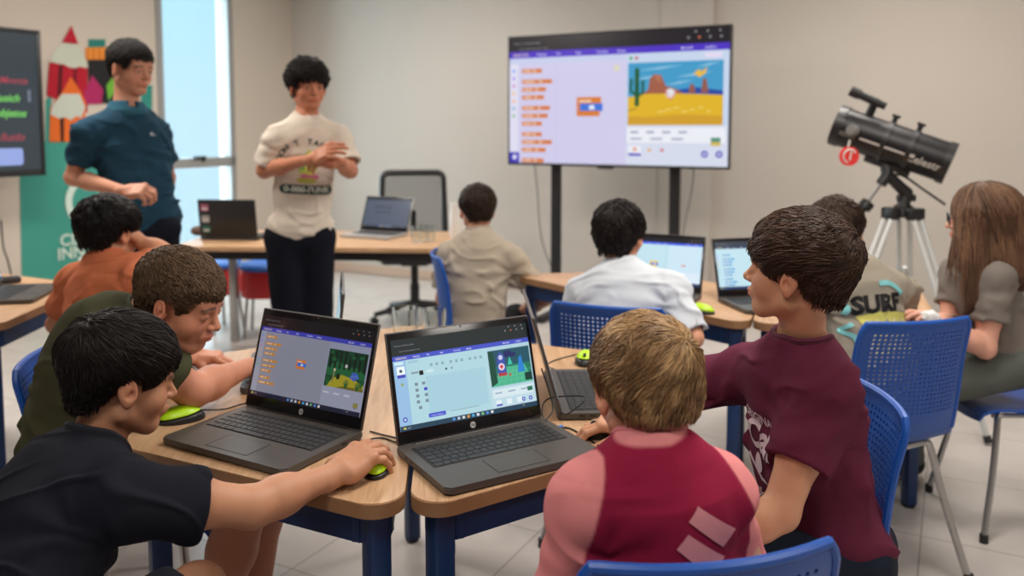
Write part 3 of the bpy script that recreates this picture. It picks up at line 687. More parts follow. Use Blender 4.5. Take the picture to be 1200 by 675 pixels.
def art_grey():
    a = Art(); W, H = 16, 9; a.rect(0, 0, W, H, (76, 86, 106)); a.rect(0, H*.93, W, H*.07, (60, 68, 84))
    a.text(W*.2, H*.66, '100 010 1001', H*.13, (40, 46, 60), bold=.02); a.text(W*.2, H*.48, '11 0110 100', H*.13, (46, 52, 66), bold=.02); taskbar(a, W, H, (50, 54, 70)); return a
# ------------------------------------------------------------------ laptops
LW, LD, LH = .362, .238, .236
def laptop(name, x, y, rz, open_deg, art, label, group=None, shell=None, screen_mat=None, z=.7455, logo=False, keys=True, group_=None):
    shell = shell or M_graylap
    t = empty(name, (x, y, z), math.radians(rz), label, 'laptop', group)
    b = MB(); P = round_poly([(-LW/2, -LD), (LW/2, -LD), (LW/2, .008), (-LW/2, .008)], .012, 5)
    b.prism(P, .003, .0165, .0025); b.build('base', shell, t)
    bt = t.children[0]
    MB().prism(round_poly([(-LW/2+.006, -LD+.006), (LW/2-.006, -LD+.006), (LW/2-.006, .004), (-LW/2+.006, .004)], .012, 4), .0, .0035).build('bottom_cover', M_black, bt)
    MB().box((0, -.0805, .0168), (.318, .112, .0012), .0005).build('keyboard_well', M_rubber, bt, smooth=False)
    kb = MB()
    for r_ in range(6):
        n_ = 19; yy = -.032-.0192*r_; hh = .0155 if r_ else .010; xx = -.155
        ws = {0: [1]*19, 5: [1.2, 1, 1, 1.3, 5.6, 1.3, 1, 1, 1, 1, 1, 1, 1.2]}.get(r_, [1+.35*(r_ > 1)+.3*(r_ > 3)]+[1]*12+[1.65-.3*(r_ > 3)]+[1]*3)
        unit = .310/sum(ws)
        for w_ in ws:
            kb.box((xx+w_*unit/2, yy, .0181), (w_*unit-.0022, hh, .0016), .0005, seg=1); xx += w_*unit
    kb.build('keyboard', M_key, bt, smooth=False)
    MB().box((0, -.187, .0166), (.118, .068, .0008), .0003).build('trackpad', shell if shell is not M_silver else M_silver, bt, smooth=False)
    tp = MB()
    for q in ((-.0595, 0), (.0595, 0)): tp.box((q[0], -.187, .0167), (.0006, .068, .0009))
    for q in (-.221, -.153): tp.box((0, q, .0167), (.119, .0006, .0009))
    tp.build('trackpad_edge', M_black, bt, smooth=False)
    MB().box((-LW/2+.002, -.05, .0105), (.0045, .013, .005)).box((-LW/2+.002, -.075, .0105), (.0045, .015, .004)).box((LW/2-.002, -.06, .0105), (.0045, .013, .005)).build('ports', M_rubber, bt, smooth=False)
    M = Matrix.Translation((0, .0, .0155)) @ Matrix.Rotation(-math.radians(open_deg-90), 4, 'X')   # lid: local x, up z, faces -y
    lid = MB().box((0, 0, LH/2+.002), (LW-.002, .0065, LH), .003, M=M).build('lid', M_lidback if shell is not M_silver else M_silver, t)
    MB().box((0, -.0036, LH/2+.002), (LW-.008, .0014, LH-.006), .0006, M=M).build('bezel', M_blackgloss, lid)
    MB().cyl((-.14, .001, .012), (.14, .001, .012), .0065).build('hinge', M_black, t)
    sw = .340; sh = sw*9/16
    MS = M @ Matrix.Translation((-sw/2, -.0045, .030)) @ Matrix.Rotation(PI/2, 4, 'X')
    if art: art.build('screen', screen_mat or M_screen, lid, MS, sw/16, sh/9, .000012)
    MB().cyl((0, -.0042, LH-.004), (0, -.0046, LH-.004), .0022, M=M, n=12).build('webcam', M_graylap, lid)
    if logo:
        g = Art(); g.disc(0, 0, .0068, (196, 196, 198), n=28); V = [(-.0036, -.0025)]
        g.text(-.0052, -.0026, 'h', .0102, (30, 30, 32), shear=.25, bold=.02); g.text(.0002, -.0026, 'p', .0102, (30, 30, 32), shear=.25, bold=.02)
        g.build('round_logo', M_print, lid, M @ Matrix.Translation((0, -.0046, .0155)) @ Matrix.Rotation(PI/2, 4, 'X'), eps=.00004)
    return t
laptop('laptop', -.487, 1.885, -29.5, 107, art_left(), 'open dark grey laptop at left front, dim forest scene on its screen', 'open laptops', screen_mat=M_screen_dim, logo=True)
laptop('laptop', -.086, 1.800, 30.5, 106, art_right(), 'open dark grey laptop in the middle with a pale blue drawing editor screen', 'open laptops', logo=True)
laptop('laptop', .105, 2.095, 93, 106, art_far(False), 'open laptop seen edge-on beside the blond boy, keyboard turned right', 'open laptops')
laptop('laptop', -.505, 2.33, -78, 97, art_far(True), 'laptop under the hand of the boy in olive, mostly hidden', 'open laptops', screen_mat=M_screen_dim)
laptop('laptop', .60, 3.40, -26, 107, art_far(False), 'laptop with bright white editor page beside the white-shirted boy', 'open laptops')
laptop('laptop', .99, 3.30, 12, 108, art_far(True), 'laptop with light blue code blocks in front of the maroon boy profile', 'open laptops')
laptop('laptop', -2.14, 3.36, 100, 108, art_far(True), 'dark laptop on the far left table beside the orange shirt', 'open laptops')
laptop('laptop', -.83, 5.36, -24, 112, art_grey(), 'silver laptop with dull grey screen on the long desk', 'open laptops', shell=M_silver, screen_mat=M_screen, z=.7458)
bl = laptop('laptop', -1.73, 5.08, 176, 98, None, 'black laptop seen from behind with stickers on the long desk', 'open laptops', shell=M_black, z=.7458)
_lid = [c for c in bl.children if c.name.startswith('lid')][0]; _lid.data.materials[0] = M_black
_M = Matrix.Translation((0, 0, .0155)) @ Matrix.Rotation(-math.radians(8), 4, 'X')
for i, (zx, col) in enumerate(((.185, (150, 90, 110)), (.115, (150, 150, 150)), (.05, (50, 100, 90)))):
    s_ = Art(); s_.rect(-.02, -.02, .05, .045, col, .008); s_.rect(-.012, -.01, .034, .012, (200, 190, 190))
    s_.build('sticker', M_print, _lid, _M @ Matrix.Translation((.142, .0042, zx)) @ Matrix.Rotation(PI, 4, 'Z') @ Matrix.Rotation(PI/2, 4, 'X'), eps=.0001)
# ------------------------------------------------------------------ mice and cables
def mouse(x, y, rz, label, z=.7455):
    t = empty('computer_mouse', (x, y, z), math.radians(rz), label, 'mouse', 'lime and black mice')
    f = S(); f.u(ell((0, 0, .004), (.031, .053, .030)), 0).cut(plane((0, 0, .0145), (0, -.12, 1)), .004).cut(plane((0, 0, 0), (0, 0, -1)), .001)
    V, Q = polygonize(f, (-.04, -.06, -.01), (.04, .06, .05), .0016); mesh_np('body', V, Q, M_black, t)
    f = S(); f.u(ell((0, 0, .003), (.0305, .0535, .0335)), 0).cut(plane((0, 0, .0165), (0, .12, -1)), .003)
    V, Q = polygonize(f, (-.04, -.06, -.01), (.04, .06, .05), .0016); sh = mesh_np('top_shell', V, Q, M_lime, t)
    MB().cyl((-.004, .030, .0290), (.004, .030, .0290), .0075).build('scroll_wheel', M_rubber, t)
    return t
mouse(-.775, 1.915, -62, 'lime and black mouse between the two boys at left')
mouse(-.276, 1.632, 12, 'lime mouse under the hand of the boy in the black shirt')
mouse(.21, 1.825, 115, 'lime and black mouse left of the blond boy face')
mouse(.215, 2.40, 170, 'small lime mouse at the far end of the table behind the blond hair')
mouse(.70, 3.06, 60, 'mouse under the hand of the boy in the white shirt')
def cable(pts, r, label, name='mouse_cable', m=None, grp=None):
    o = MB().tube(catmull(pts, 8), r, 8).build(name, m or M_rubber); tag(o, label, 'cable', grp); return o
zt = .7475
cable([(-.745, 1.955, .757), (-.70, 1.99, zt), (-.665, 2.03, zt), (-.60, 2.06, zt), (-.50, 2.06, zt), (-.47, 1.93, .7545)], .0018, 'thin black cable of the lime mouse running behind the left laptop')
cable([(-.235, 1.698, .757), (-.22, 1.74, zt), (-.245, 1.79, zt), (-.29, 1.82, zt), (-.32, 1.84, zt)], .0018, 'short black cable beside the hand on the mouse')
cable([(-.335, 1.76, .754), (-.29, 1.80, zt), (-.25, 1.775, zt), (-.225, 1.80, zt)], .0018, 'black cable between the two front laptops')
cable([(.205, 1.775, .757), (.225, 1.745, zt), (.20, 1.73, zt), (.165, 1.80, zt), (.13, 1.86, zt), (.10, 1.85, zt), (.075, 1.80, zt)], .0019, 'black mouse cable looping on the wood in front of the blond boy')
cable([(.115, 1.93, .76), (.13, 1.88, .775), (.17, 1.90, .80), (.16, 1.96, .79), (.09, 2.0, .77), (.07, 1.92, .765), (.085, 1.85, zt)], .0019, 'black cable looping up from the edge-on laptop')
cable([(.07, 1.95, .86), (.085, 1.92, .82), (.095, 1.90, .78), (.08, 1.87, .765), (.07, 1.85, .76)], .0019, 'black cable hanging beside the middle laptop screen')
cable([(.205, 2.455, .757), (.18, 2.47, zt), (.12, 2.41, zt), (.10, 2.36, zt), (.12, 2.28, .76)], .0018, 'thin cable of the small lime mouse at the far table end')
tag(MB().box((.085, 1.845, .7515), (.03, .012, .008), .003, rz=.5).cyl((.10, 1.853, .7515), (.115, 1.86, .7515), .004).build('usb_plug', mat('blue_plug', srgb(60, 120, 190), .4)), 'small blue plug beside the hinge of the middle laptop', 'plug')
M_screen_tv = mat('lit_screen_tv', (.5, .5, .5), .25, attr=True, emit=.9)
# ------------------------------------------------------------------ wall television on its black stand
def display(name, M, Wd, Hd, art, label, cat, m, bez=.012):
    t = empty(name, (0, 0, 0), 0, label, cat); t.matrix_world = M      # local: x right, z up, faces -y
    MB().box((Wd/2, .025, Hd/2), (Wd, .04, Hd), .006).box((Wd/2, .06, Hd*.42), (Wd*.6, .05, Hd*.5), .01).build('housing', M_blackgloss, t)
    fr = MB().box((Wd/2, .002, bez*.75), (Wd, .008, bez*1.5), .002).box((Wd/2, .002, Hd-bez/2), (Wd, .008, bez), .002).box((bez/2, .002, Hd/2), (bez, .008, Hd), .002).box((Wd-bez/2, .002, Hd/2), (bez, .008, Hd), .002).build('bezel', M_black, t)
    art.build('screen', m, t, Matrix.Translation((bez, .003, bez*1.5)) @ Matrix.Rotation(PI/2, 4, 'X'), (Wd-2*bez)/16, (Hd-2.5*bez)/9, .00006)
    return t
TVW = 1.68; TVM = Matrix.Translation((-.030, 6.38, 1.150)) @ Matrix.Rotation(math.radians(-27.9), 4, 'Z')
tvo = display('television', TVM, TVW, .966, art_tv(), 'large wide television with a purple-barred editor and a desert scene', 'television', M_screen_tv)
tvc = MB().box((TVW*.47, .01, -.008), (.12, .03, .014), .003).build('sensor_bar', M_black, tvo)
st = empty('television_stand', (0, 0, 0), 0, 'tall black two-post stand holding the television', 'stand'); st.matrix_world = TVM
for sx in (.355, 1.275):
    p = MB().box((sx, .11, -.115), (.075, .04, 2.07), .006).build('post', M_black, st)
    MB().box((sx, .11, -1.125), (.075, .62, .04), .006).build('foot', M_black, st)
    for fy in (-.16, .38): MB().cyl((sx-.02, fy+.0, -1.125), (sx+.02, fy, -1.125), .0248, n=20).build('castor', M_rubber, st)
for _z in (-1.02, .35, .62): MB().box((.815, .105, _z), (.85, .02, .06), .004).build('crossbar', M_black, st)
M_wire = mat('grey_wire', srgb(120, 118, 116), .6)
def tvp(x, y, z): return TVM @ Vector((x, y, z))
o = cable([tvp(.19, .07, .02), tvp(.20, .10, -.2), tvp(.22, .15, -.6), tvp(.30, .3, -.95), tvp(.34, .4, -1.13)], .005, 'thin grey cable hanging below the left end of the television', 'power_cable', M_wire)
o = cable([tvp(1.42, .07, .02), tvp(1.40, .10, -.15), tvp(1.34, .12, -.45), tvp(1.31, .13, -.8)], .005, 'thin cable hanging beside the right post of the television', 'power_cable', M_wire)
# interactive board, top left
def art_board():
    a = Art(); W, H = 16, 9; a.rect(0, 0, W, H, (46, 58, 64)); g = (120, 210, 96); r = (168, 62, 76)
    a.rect(0, H*.035, W*.925, H*.125, (150, 168, 226), .2)
    a.text(W*.80, H*.86, 'A', H*.10, g, bold=.03, shear=.2, sx=.9); a.text(W*.80, H*.74, '?', H*.10, g, bold=.03)
    a.text(W*.80, H*.50, 'Musich', H*.075, g, bold=.022, shear=.3, sx=1.0); a.text(W*.79, H*.39, 's objetos', H*.078, g, bold=.022, shear=.3, sx=.95)
    a.text(W*.84, H*.63, 'Mmmis', H*.07, r, shear=.3, bold=.01); a.text(W*.80, H*.215, 'y Iluido', H*.08, r, shear=.3, bold=.01); a.line([(W*.79, H*.645), (W*.825, H*.65)], .07, g)
    a.text(W*.1, H*.7, 'Sprites', H*.12, g, bold=.02, shear=.3); a.text(W*.1, H*.5, 'Bloques', H*.12, g, bold=.02, shear=.3)
    a.rect(W*.955, H*.5, W*.012, H*.09, (110, 120, 135), .05); return a
_e = at(54, 205, 5.85); _w = Vector((math.sin(math.radians(27.9)), math.cos(math.radians(27.9)), 0))
BM_ = Matrix.Translation((_e.x-_w.x*1.72, _e.y-_w.y*1.72, 1.10)) @ Matrix.Rotation(math.radians(90-27.9), 4, 'Z')
bd = display('interactive_board', BM_, 1.72, 1.0, art_board(), 'dark interactive board with green handwriting at the top left edge', 'board', M_screen, bez=.03)
st = empty('board_stand', (0, 0, 0), 0, 'black floor stand under the interactive board', 'stand'); st.matrix_world = BM_
for sx in (.45, 1.2):
    MB().box((sx, .115, -.2), (.07, .04, 1.76), .006).build('post', M_black, st); MB().box((sx, .05, -1.08), (.07, .36, .04), .006).build('foot', M_black, st)
MB().box((.82, .11, -.4), (.7, .02, .05), .004).build('crossbar', M_black, st)
cable([at(1, 258, 5.6), at(4, 290, 5.6), at(9, 305, 5.6), at(14, 330, 5.7), at(16, 372, 5.8)], .006, 'black cable dropping from the board at the left edge', 'power_cable')
# ------------------------------------------------------------------ pencil mural stuck on the left wall
def wallpt(px, py):
    """Point of the left wall seen at a pixel, as (along, up)."""
    a = at(px, py, 1) - Vector((0, 0, CAM_H)); n = MR.to_3x3() @ Vector((1, 0, 0)); k = Vector(K)
    t = (k-Vector((0, 0, CAM_H))).dot(n)/a.dot(n); p = MR.inverted() @ (Vector((0, 0, CAM_H))+a*t); return (p.y, p.z)
a = Art(); W_ = lambda *q: [wallpt(x, y) for x, y in q]
teal = (66, 150, 136)
a.poly(W_((22, 166), (172, 168), (176, 340), (26, 372)), teal)
a.poly(W_((53, 118), (60, 108), (60, 172), (53, 172)), teal); a.poly(W_((165, 100), (178, 100), (178, 172), (165, 172)), (52, 140, 128))
a.poly(W_((103, 46), (123, 46), (123, 56), (103, 56)), (44, 124, 112)); a.poly(W_((99, 56), (126, 55), (126, 70), (100, 70)), (226, 140, 56))
for k in range(4): a.poly(W_((101+k*7, 56), (103+k*7, 56), (103+k*7, 70), (101+k*7, 70)), (206, 116, 44))
a.poly(W_((102, 70), (132, 70), (134, 122), (104, 120)), (34, 32, 36))
a.poly(W_((57, 73), (102, 80), (102, 132), (54, 112)), (176, 24, 44)); a.poly(W_((68, 76), (73, 76), (71, 120), (66, 114)), (88, 16, 26)); a.poly(W_((85, 77), (90, 78), (88, 124), (84, 122)), (120, 16, 30))
a.poly(W_((72, 51), (90, 52), (103, 78), (98, 80), (93, 77), (88, 80), (80, 79), (74, 75), (68, 75), (62, 73), (57, 73), (63, 60)), (196, 200, 184)); a.poly(W_((83, 30), (91, 52), (72, 49)), (182, 26, 48))
a.poly(W_((107, 88), (120, 105), (118, 122), (98, 122), (98, 108)), (170, 40, 96)); a.poly(W_((135, 85), (138, 102), (126, 118), (124, 100)), (110, 178, 60))
a.poly(W_((82, 90), (94, 108), (100, 120), (97, 166), (57, 166), (58, 126), (72, 108)), (222, 106, 38)); a.poly(W_((69, 138), (74, 138), (74, 166), (70, 166)), (60, 30, 22)); a.poly(W_((84, 138), (86, 166), (84, 166)), (150, 60, 24))
a.poly(W_((72, 110), (92, 110), (99, 126), (94, 138), (88, 136), (82, 141), (75, 137), (68, 139), (58, 134), (60, 124)), (196, 202, 190))
C0 = wallpt(101, 236); rr_ = .17
a.line([(C0[0]+rr_*.9*math.cos(t), C0[1]+rr_*1.0*math.sin(t)) for t in np.linspace(.6, 2*PI-.6, 26)], .055, (206, 224, 212))
p1 = wallpt(69, 284); p2 = wallpt(66, 300)
for (pt, s_) in ((p1, 'CENTRO DE'), (p2, 'INNOVACION')): a.text(pt[0], pt[1]-.03, s_, .125, (206, 224, 212), bold=.02)
p3 = wallpt(91, 322); a.rect(p3[0], p3[1], .13, .14, (206, 224, 212), .01)
mu = a.build('pencil_mural', M_print, None, MR @ Matrix(((0, 0, 1, .003), (1, 0, 0, 0), (0, 1, 0, 0), (0, 0, 0, 1))), eps=.0004)
tag(mu, 'coloured pencils and teal lettering panel on the wall behind the man in the polo', 'mural')
# ------------------------------------------------------------------ telescope
tx, ty, tz = 1.90, 4.12, 0
tl = empty('telescope', (tx, ty, 0), 0, 'black telescope on a white tripod by the wall at right', 'telescope')
inv = Matrix.Translation((-tx, -ty, 0))
A_ = at(982, 147, 4.25); B_ = at(1113, 192, 4.0); dv = (B_-A_).normalized(); mid = (A_+B_)/2
rT = .098
MB().cyl(A_, B_, rT, n=40).build('optical_tube', mat('satin_black', (.010, .010, .012), .38, spec=.35), tl).matrix_parent_inverse = inv
def tpart(mb, name, m, par=None, **k):
    o = mb.build(name, m, par or tl, **k); o.matrix_parent_inverse = inv if par is None else Matrix(); return o
tube_o = [c for c in tl.children][0]
up = Vector((0, 0, 1)); side = dv.cross(up).normalized(); nn = side.cross(dv).normalized()   # nn roughly up, normal to the tube
cam_dir = (Vector((0, 0, CAM_H))-mid).normalized(); fr = (cam_dir-dv*cam_dir.dot(dv)).normalized()
tpart(MB().cyl(A_-dv*.012, A_+dv*.03, rT+.006, n=40), 'end_ring', M_black); tpart(MB().cyl(B_-dv*.03, B_+dv*.004, rT+.006, n=40), 'end_ring', M_black)
L_ = (B_-A_).length
tpart(MB().cyl(A_+dv*L_*.42, A_+dv*L_*.46, rT+.008, n=40), 'tube_ring', M_black); tpart(MB().cyl(A_+dv*L_*.64, A_+dv*L_*.68, rT+.008, n=40), 'tube_ring', M_black)
for f in (.44, .66): tpart(MB().cyl(A_+dv*L_*f+nn*rT, A_+dv*L_*f+nn*(rT+.035), .012).cyl(A_+dv*L_*f+nn*(rT+.028), A_+dv*L_*f+nn*(rT+.042), .02), 'ring_knob', M_black)
F0 = A_+dv*L_*.22+nn*(rT-.01)
tpart(MB().box(F0+nn*.045, (.035, .03, .11), .005, rot=Vector((0, 0, 1)).rotation_difference(nn).to_matrix()), 'finder_bracket', M_black)
F1 = at(1001, 108, 4.15); F2 = at(1038, 125, 4.1); fo = tpart(MB().cyl(F1, F2, .021, .018, n=20).cyl(F1-(F2-F1).normalized()*.02, F1+(F2-F1).normalized()*.03, .026, n=20), 'finder_scope', M_black)
g0 = A_+dv*L_*.17+fr*rT; tpart(MB().cyl(g0-fr*.02, g0+fr*.06, .030, n=20).cyl(g0+fr*.06, g0+fr*.11, .022, n=20), 'focuser', M_steel)
M_highlight = mat('highlight_paint', (.62, .6, .58), .5)
def patch(f0, f1, a0, a1, name, m, lift=.0015):
    b = bmesh.new(); rows = []
    base = math.atan2(fr.dot(side), fr.dot(nn))
    for i in range(13):
        f = f0+(f1-f0)*i/12; r_ = []
        for j in range(5):
            q = base+math.radians(a0+(a1-a0)*j/4); p = A_+dv*L_*f+(nn*math.cos(q)+side*math.sin(q))*(rT+lift); r_.append(b.verts.new(p))
        rows.append(r_)
    for i in range(12):
        for j in range(4): b.faces.new((rows[i][j], rows[i+1][j], rows[i+1][j+1], rows[i][j+1]))
    me = bpy.data.meshes.new(name); b.to_mesh(me); b.free(); me.materials.append(m); o = bpy.data.objects.new(name, me); C.objects.link(o); o.parent = tl; o.matrix_parent_inverse = inv; return o
patch(.24, .72, 12, 18, 'painted_highlight', M_highlight); patch(.02, .2, 10, 24, 'maker_plate', mat('grey_marking', (.12, .12, .12), .4))  # the pale strip is a highlight streak painted along the tube
_ts = Art(); _ts.text(0, 0, 'Celestron', 1, (190, 188, 184), bold=.02)
_x = dv*.052; _ts.wrap('lettering', M_print, tube_o, tube_o, A_+dv*L_*.66-nn*.045, _x, nn*.052 if True else 0, off=.002, depth=.3)
saddle = A_+dv*L_*.53-nn*(rT+.01); tpart(MB().box(saddle, (.22, .05, .035), .006, rot=Vector((1, 0, 0)).rotation_difference(dv).to_matrix()), 'saddle', M_black)
hub = at(1058, 245, 4.12); m1 = at(1040, 205, 4.12); m2 = at(1062, 226, 4.12)
tpart(MB().cyl(saddle, m1, .032, .028).cyl(m1, at(1032, 216, 4.12), .026).cyl(m1, m2, .026, .03).cyl(m2, hub, .022, .035).cyl(at(1052, 232, 4.12), at(1072, 232, 4.12), .018).sph(m2, .032), 'equatorial_mount', M_black)
cw0 = at(1032, 216, 4.12); cw1 = at(1014, 241, 4.2); tpart(MB().cyl(cw0, cw1, .007), 'counterweight_bar', M_steel); tpart(MB().cyl(at(1012, 244, 4.2), at(1018, 237, 4.2), .034, n=20).cyl(at(1009, 247, 4.2), at(1012, 244, 4.2), .02, n=20), 'counterweight', M_black)
tpart(MB().tube(catmull([m1, at(1058, 206, 4.1), at(1082, 222, 4.05), at(1108, 240, 4.0)], 6), .006, 8), 'slow_motion_cable', M_rubber)
tpart(MB().cyl(hub+Vector((0, 0, -.03)), hub+Vector((0, 0, .02)), .05, .04), 'tripod_head', M_black)
hz_ = hub.z-.02
for fx, fy in ((-.42, -.10), (.20, -.40), (.24, .42)):
    foot = Vector((hub.x+fx*1.1, hub.y+fy*1.1, .01)); top = Vector((hub.x+fx*.16, hub.y+fy*.16, hz_)); dv2 = (foot-top)
    n2 = Vector((-fy, fx, 0)).normalized()*.026
    lg = tpart(MB().cyl(top+n2, top+dv2*.62+n2, .0135).cyl(top-n2, top+dv2*.62-n2, .0135).cyl(top+dv2*.3, foot, .0135), 'tripod_leg', M_alu)
    MB().box(top, (.05, .09, .06), .01, rz=math.atan2(fy, fx)).build('leg_clamp', M_black, lg); MB().box(top+dv2*.62, (.045, .085, .04), .008, rz=math.atan2(fy, fx)).build('leg_clamp', M_black, lg)
    MB().cyl(foot-dv2*.03, foot, .018).build('foot', M_rubber, lg)
# red tag hanging from the focuser
rt = empty('hanging_tag', (0, 0, 0), 0, 'round red and white tag hanging under the front of the telescope', 'tag')
p0 = at(996, 164, 4.0); p1_ = at(995, 183, 4.0)
MB().tube([p0, at(994, 172, 4.0), at(996, 178, 4.0)], .005).build('cord', M_white, rt)
MB().cyl(p1_+Vector((0, .006, 0)), p1_+Vector((0, -.006, 0)), .046, n=28).build('disc', mat('red_tag', srgb(236, 60, 56), .4), rt)
MB().tube([p1_+Vector((.030*math.cos(q), -.008, .032*math.sin(q))) for q in np.linspace(.5, 4.4, 12)], .004).cyl(p1_+Vector((.0, -.008, -.02)), p1_+Vector((.008, -.008, .022)), .004).build('emblem', M_white, rt)
# ------------------------------------------------------------------ office chair behind the desk
oc = empty('office_chair', (-.72, 6.12, 0), math.radians(188), 'black mesh office chair on castors behind the long desk', 'office chair')
sx_ = S().u(rbox((0, .0, .50), (.25, .24, .045), .045), 0); V, Q = polygonize(sx_, (-.3, -.3, .4), (.3, .3, .6), .012); mesh_np('seat', V, Q, M_mesh, oc)
fr_ = round_poly([(-.245, .60), (.245, .60), (.23, 1.09), (-.23, 1.09)], .05, 6)
fp = [(x, -.24-.05*(z-.6)+.10*x*x*4*.3, z) for x, z in fr_]; MB().tube(fp, .023, 8, closed=True).build('back_frame', M_black, oc)
b_ = bmesh.new(); g_ = [[b_.verts.new((-.235+.47*i/24, -.24-.05*(z-.6)+.12*(-.235+.47*i/24)**2*1.0, z)) for i in range(25)] for z in np.linspace(.61, 1.08, 26)]
for j in range(25):
    for i in range(24): b_.faces.new((g_[j][i], g_[j][i+1], g_[j+1][i+1], g_[j+1][i]))
bmesh.ops.wireframe(b_, faces=b_.faces, thickness=.0085, use_replace=True)
me = bpy.data.meshes.new('mesh_panel'); b_.to_mesh(me); b_.free(); me.materials.append(M_mesh); _o = bpy.data.objects.new('mesh_panel', me); C.objects.link(_o); _o.parent = oc
MB().tube([(0, -.05, .44), (0, -.22, .45), (0, -.29, .55), (0, -.27, .80)], .022, 8).cyl((0, 0, .12), (0, 0, .46), .028).cyl((0, 0, .10), (0, 0, .28), .035).box((0, 0, .445), (.2, .2, .04), .01).build('gas_lift', M_black, oc)
for s_ in (-1, 1): MB().tube(catmull([(s_*.2, 0, .46), (s_*.29, 0, .48), (s_*.31, 0, .60), (s_*.31, 0, .66)], 5), .015, 8).box((s_*.31, .02, .675), (.07, .24, .03), .012).build('armrest', M_black, oc)
for k in range(5):
    q = 2*PI*k/5+.3; l = MB().tube([(.03*math.cos(q), .03*math.sin(q), .13), (.18*math.cos(q), .18*math.sin(q), .10), (.31*math.cos(q), .31*math.sin(q), .075)], [.028, .022, .018], 8).build('base_arm', M_black, oc)
    MB().cyl((.31*math.cos(q)-.02*math.sin(q), .31*math.sin(q)+.02*math.cos(q), .03), (.31*math.cos(q)+.02*math.sin(q), .31*math.sin(q)-.02*math.cos(q), .03), .0295, n=20).build('castor', M_rubber, l)
# ------------------------------------------------------------------ small things on the desk and the tables
def tumbler(x, y, z, r, h, label, grp=None):
    o = MB().lathe([(0, .004), (r*.8, .004), (r*.97, h*.5), (r, h), (r-.003, h), (r*.95-.003, h*.5), (r*.75, .012), (0, .012)], n=32).build('drinking_glass', M_glass); o.location = (x, y, z-.003); return tag(o, label, 'glass', grp)
tumbler(-.350, 2.70, .7475, .045, .098, 'clear glass standing behind the gap between the two front laptops')
tumbler(-.262, 2.76, .7475, .042, .080, 'lower clear glass just right of the taller one on the front table')
for i, (px, pz) in enumerate(((487, .07), (497, .075), (505, .07))):
    p = at(px, 279, 4.98+.03*i); tumbler(p.x, p.y, .7455, .028, pz+.03, ('small clear glass next to the silver laptop', 'middle clear glass of three on the long desk', 'rightmost clear glass of three on the long desk')[i])
jb = empty('water_jug', (-.335, 5.2, .7455), 0, 'cream jug standing behind the head of the boy in beige', 'jug')
MB().lathe([(0, 0), (.052, 0), (.058, .03), (.056, .14), (.046, .19), (.050, .215), (.045, .215), (.04, .19), (.05, .14), (0, .01)], n=28).build('body', M_white, jb); MB().tube(catmull([(.05, 0, .17), (.09, 0, .16), (.09, 0, .08), (.055, 0, .05)], 5), .007).build('handle', M_white, jb)
bw = MB().sph((0, 0, .03), (.05, .04, .032)).box((.05, 0, .012), (.06, .03, .022), .008).build('pencil_pouch', mat('brown_fabric', srgb(96, 74, 62), .8)); bw.location = (-2.0, 5.3, .7455); tag(bw, 'small brown pouch at the window end of the long desk', 'pouch')
wm_ = MB().box((0, 0, .014), (.06, .10, .028), .012).build('computer_mouse', M_black); wm_.location = (-2.23, 3.66, .7455); wm_.rotation_euler = (0, 0, -.9); tag(wm_, 'black mouse beside the laptop on the far left table', 'mouse', None)
# red and blue chair seen under the long desk
kc = empty('stool', (-1.72, 5.75, 0), math.radians(10), 'red stool with a blue seat under the long desk', 'stool')
MB().lathe([(0, .50), (.15, .50), (.165, .485), (.165, .465), (.15, .455), (0, .455)], n=28).build('seat', mat('bright_blue', srgb(40, 110, 205), .5), kc)
M_red = mat('red_plastic', srgb(204, 44, 48), .45)
MB().lathe([(.14, .455), (.155, .43), (.16, .28), (.155, .27), (.145, .28), (.14, .43), (.13, .45)], n=28).build('skirt', M_red, kc)
for k in range(4): MB().cyl((.12*math.cos(k*PI/2+.7), .12*math.sin(k*PI/2+.7), .44), (.17*math.cos(k*PI/2+.7), .17*math.sin(k*PI/2+.7), 0), .011).build('leg', M_steel, kc)
kc2 = copy_tree(kc); kc2.location = (-2.08, 5.85, 0); kc2.rotation_euler = (0, 0, 1.0); tag(kc2, 'red stool nearest the window, left of the other one', 'stool')
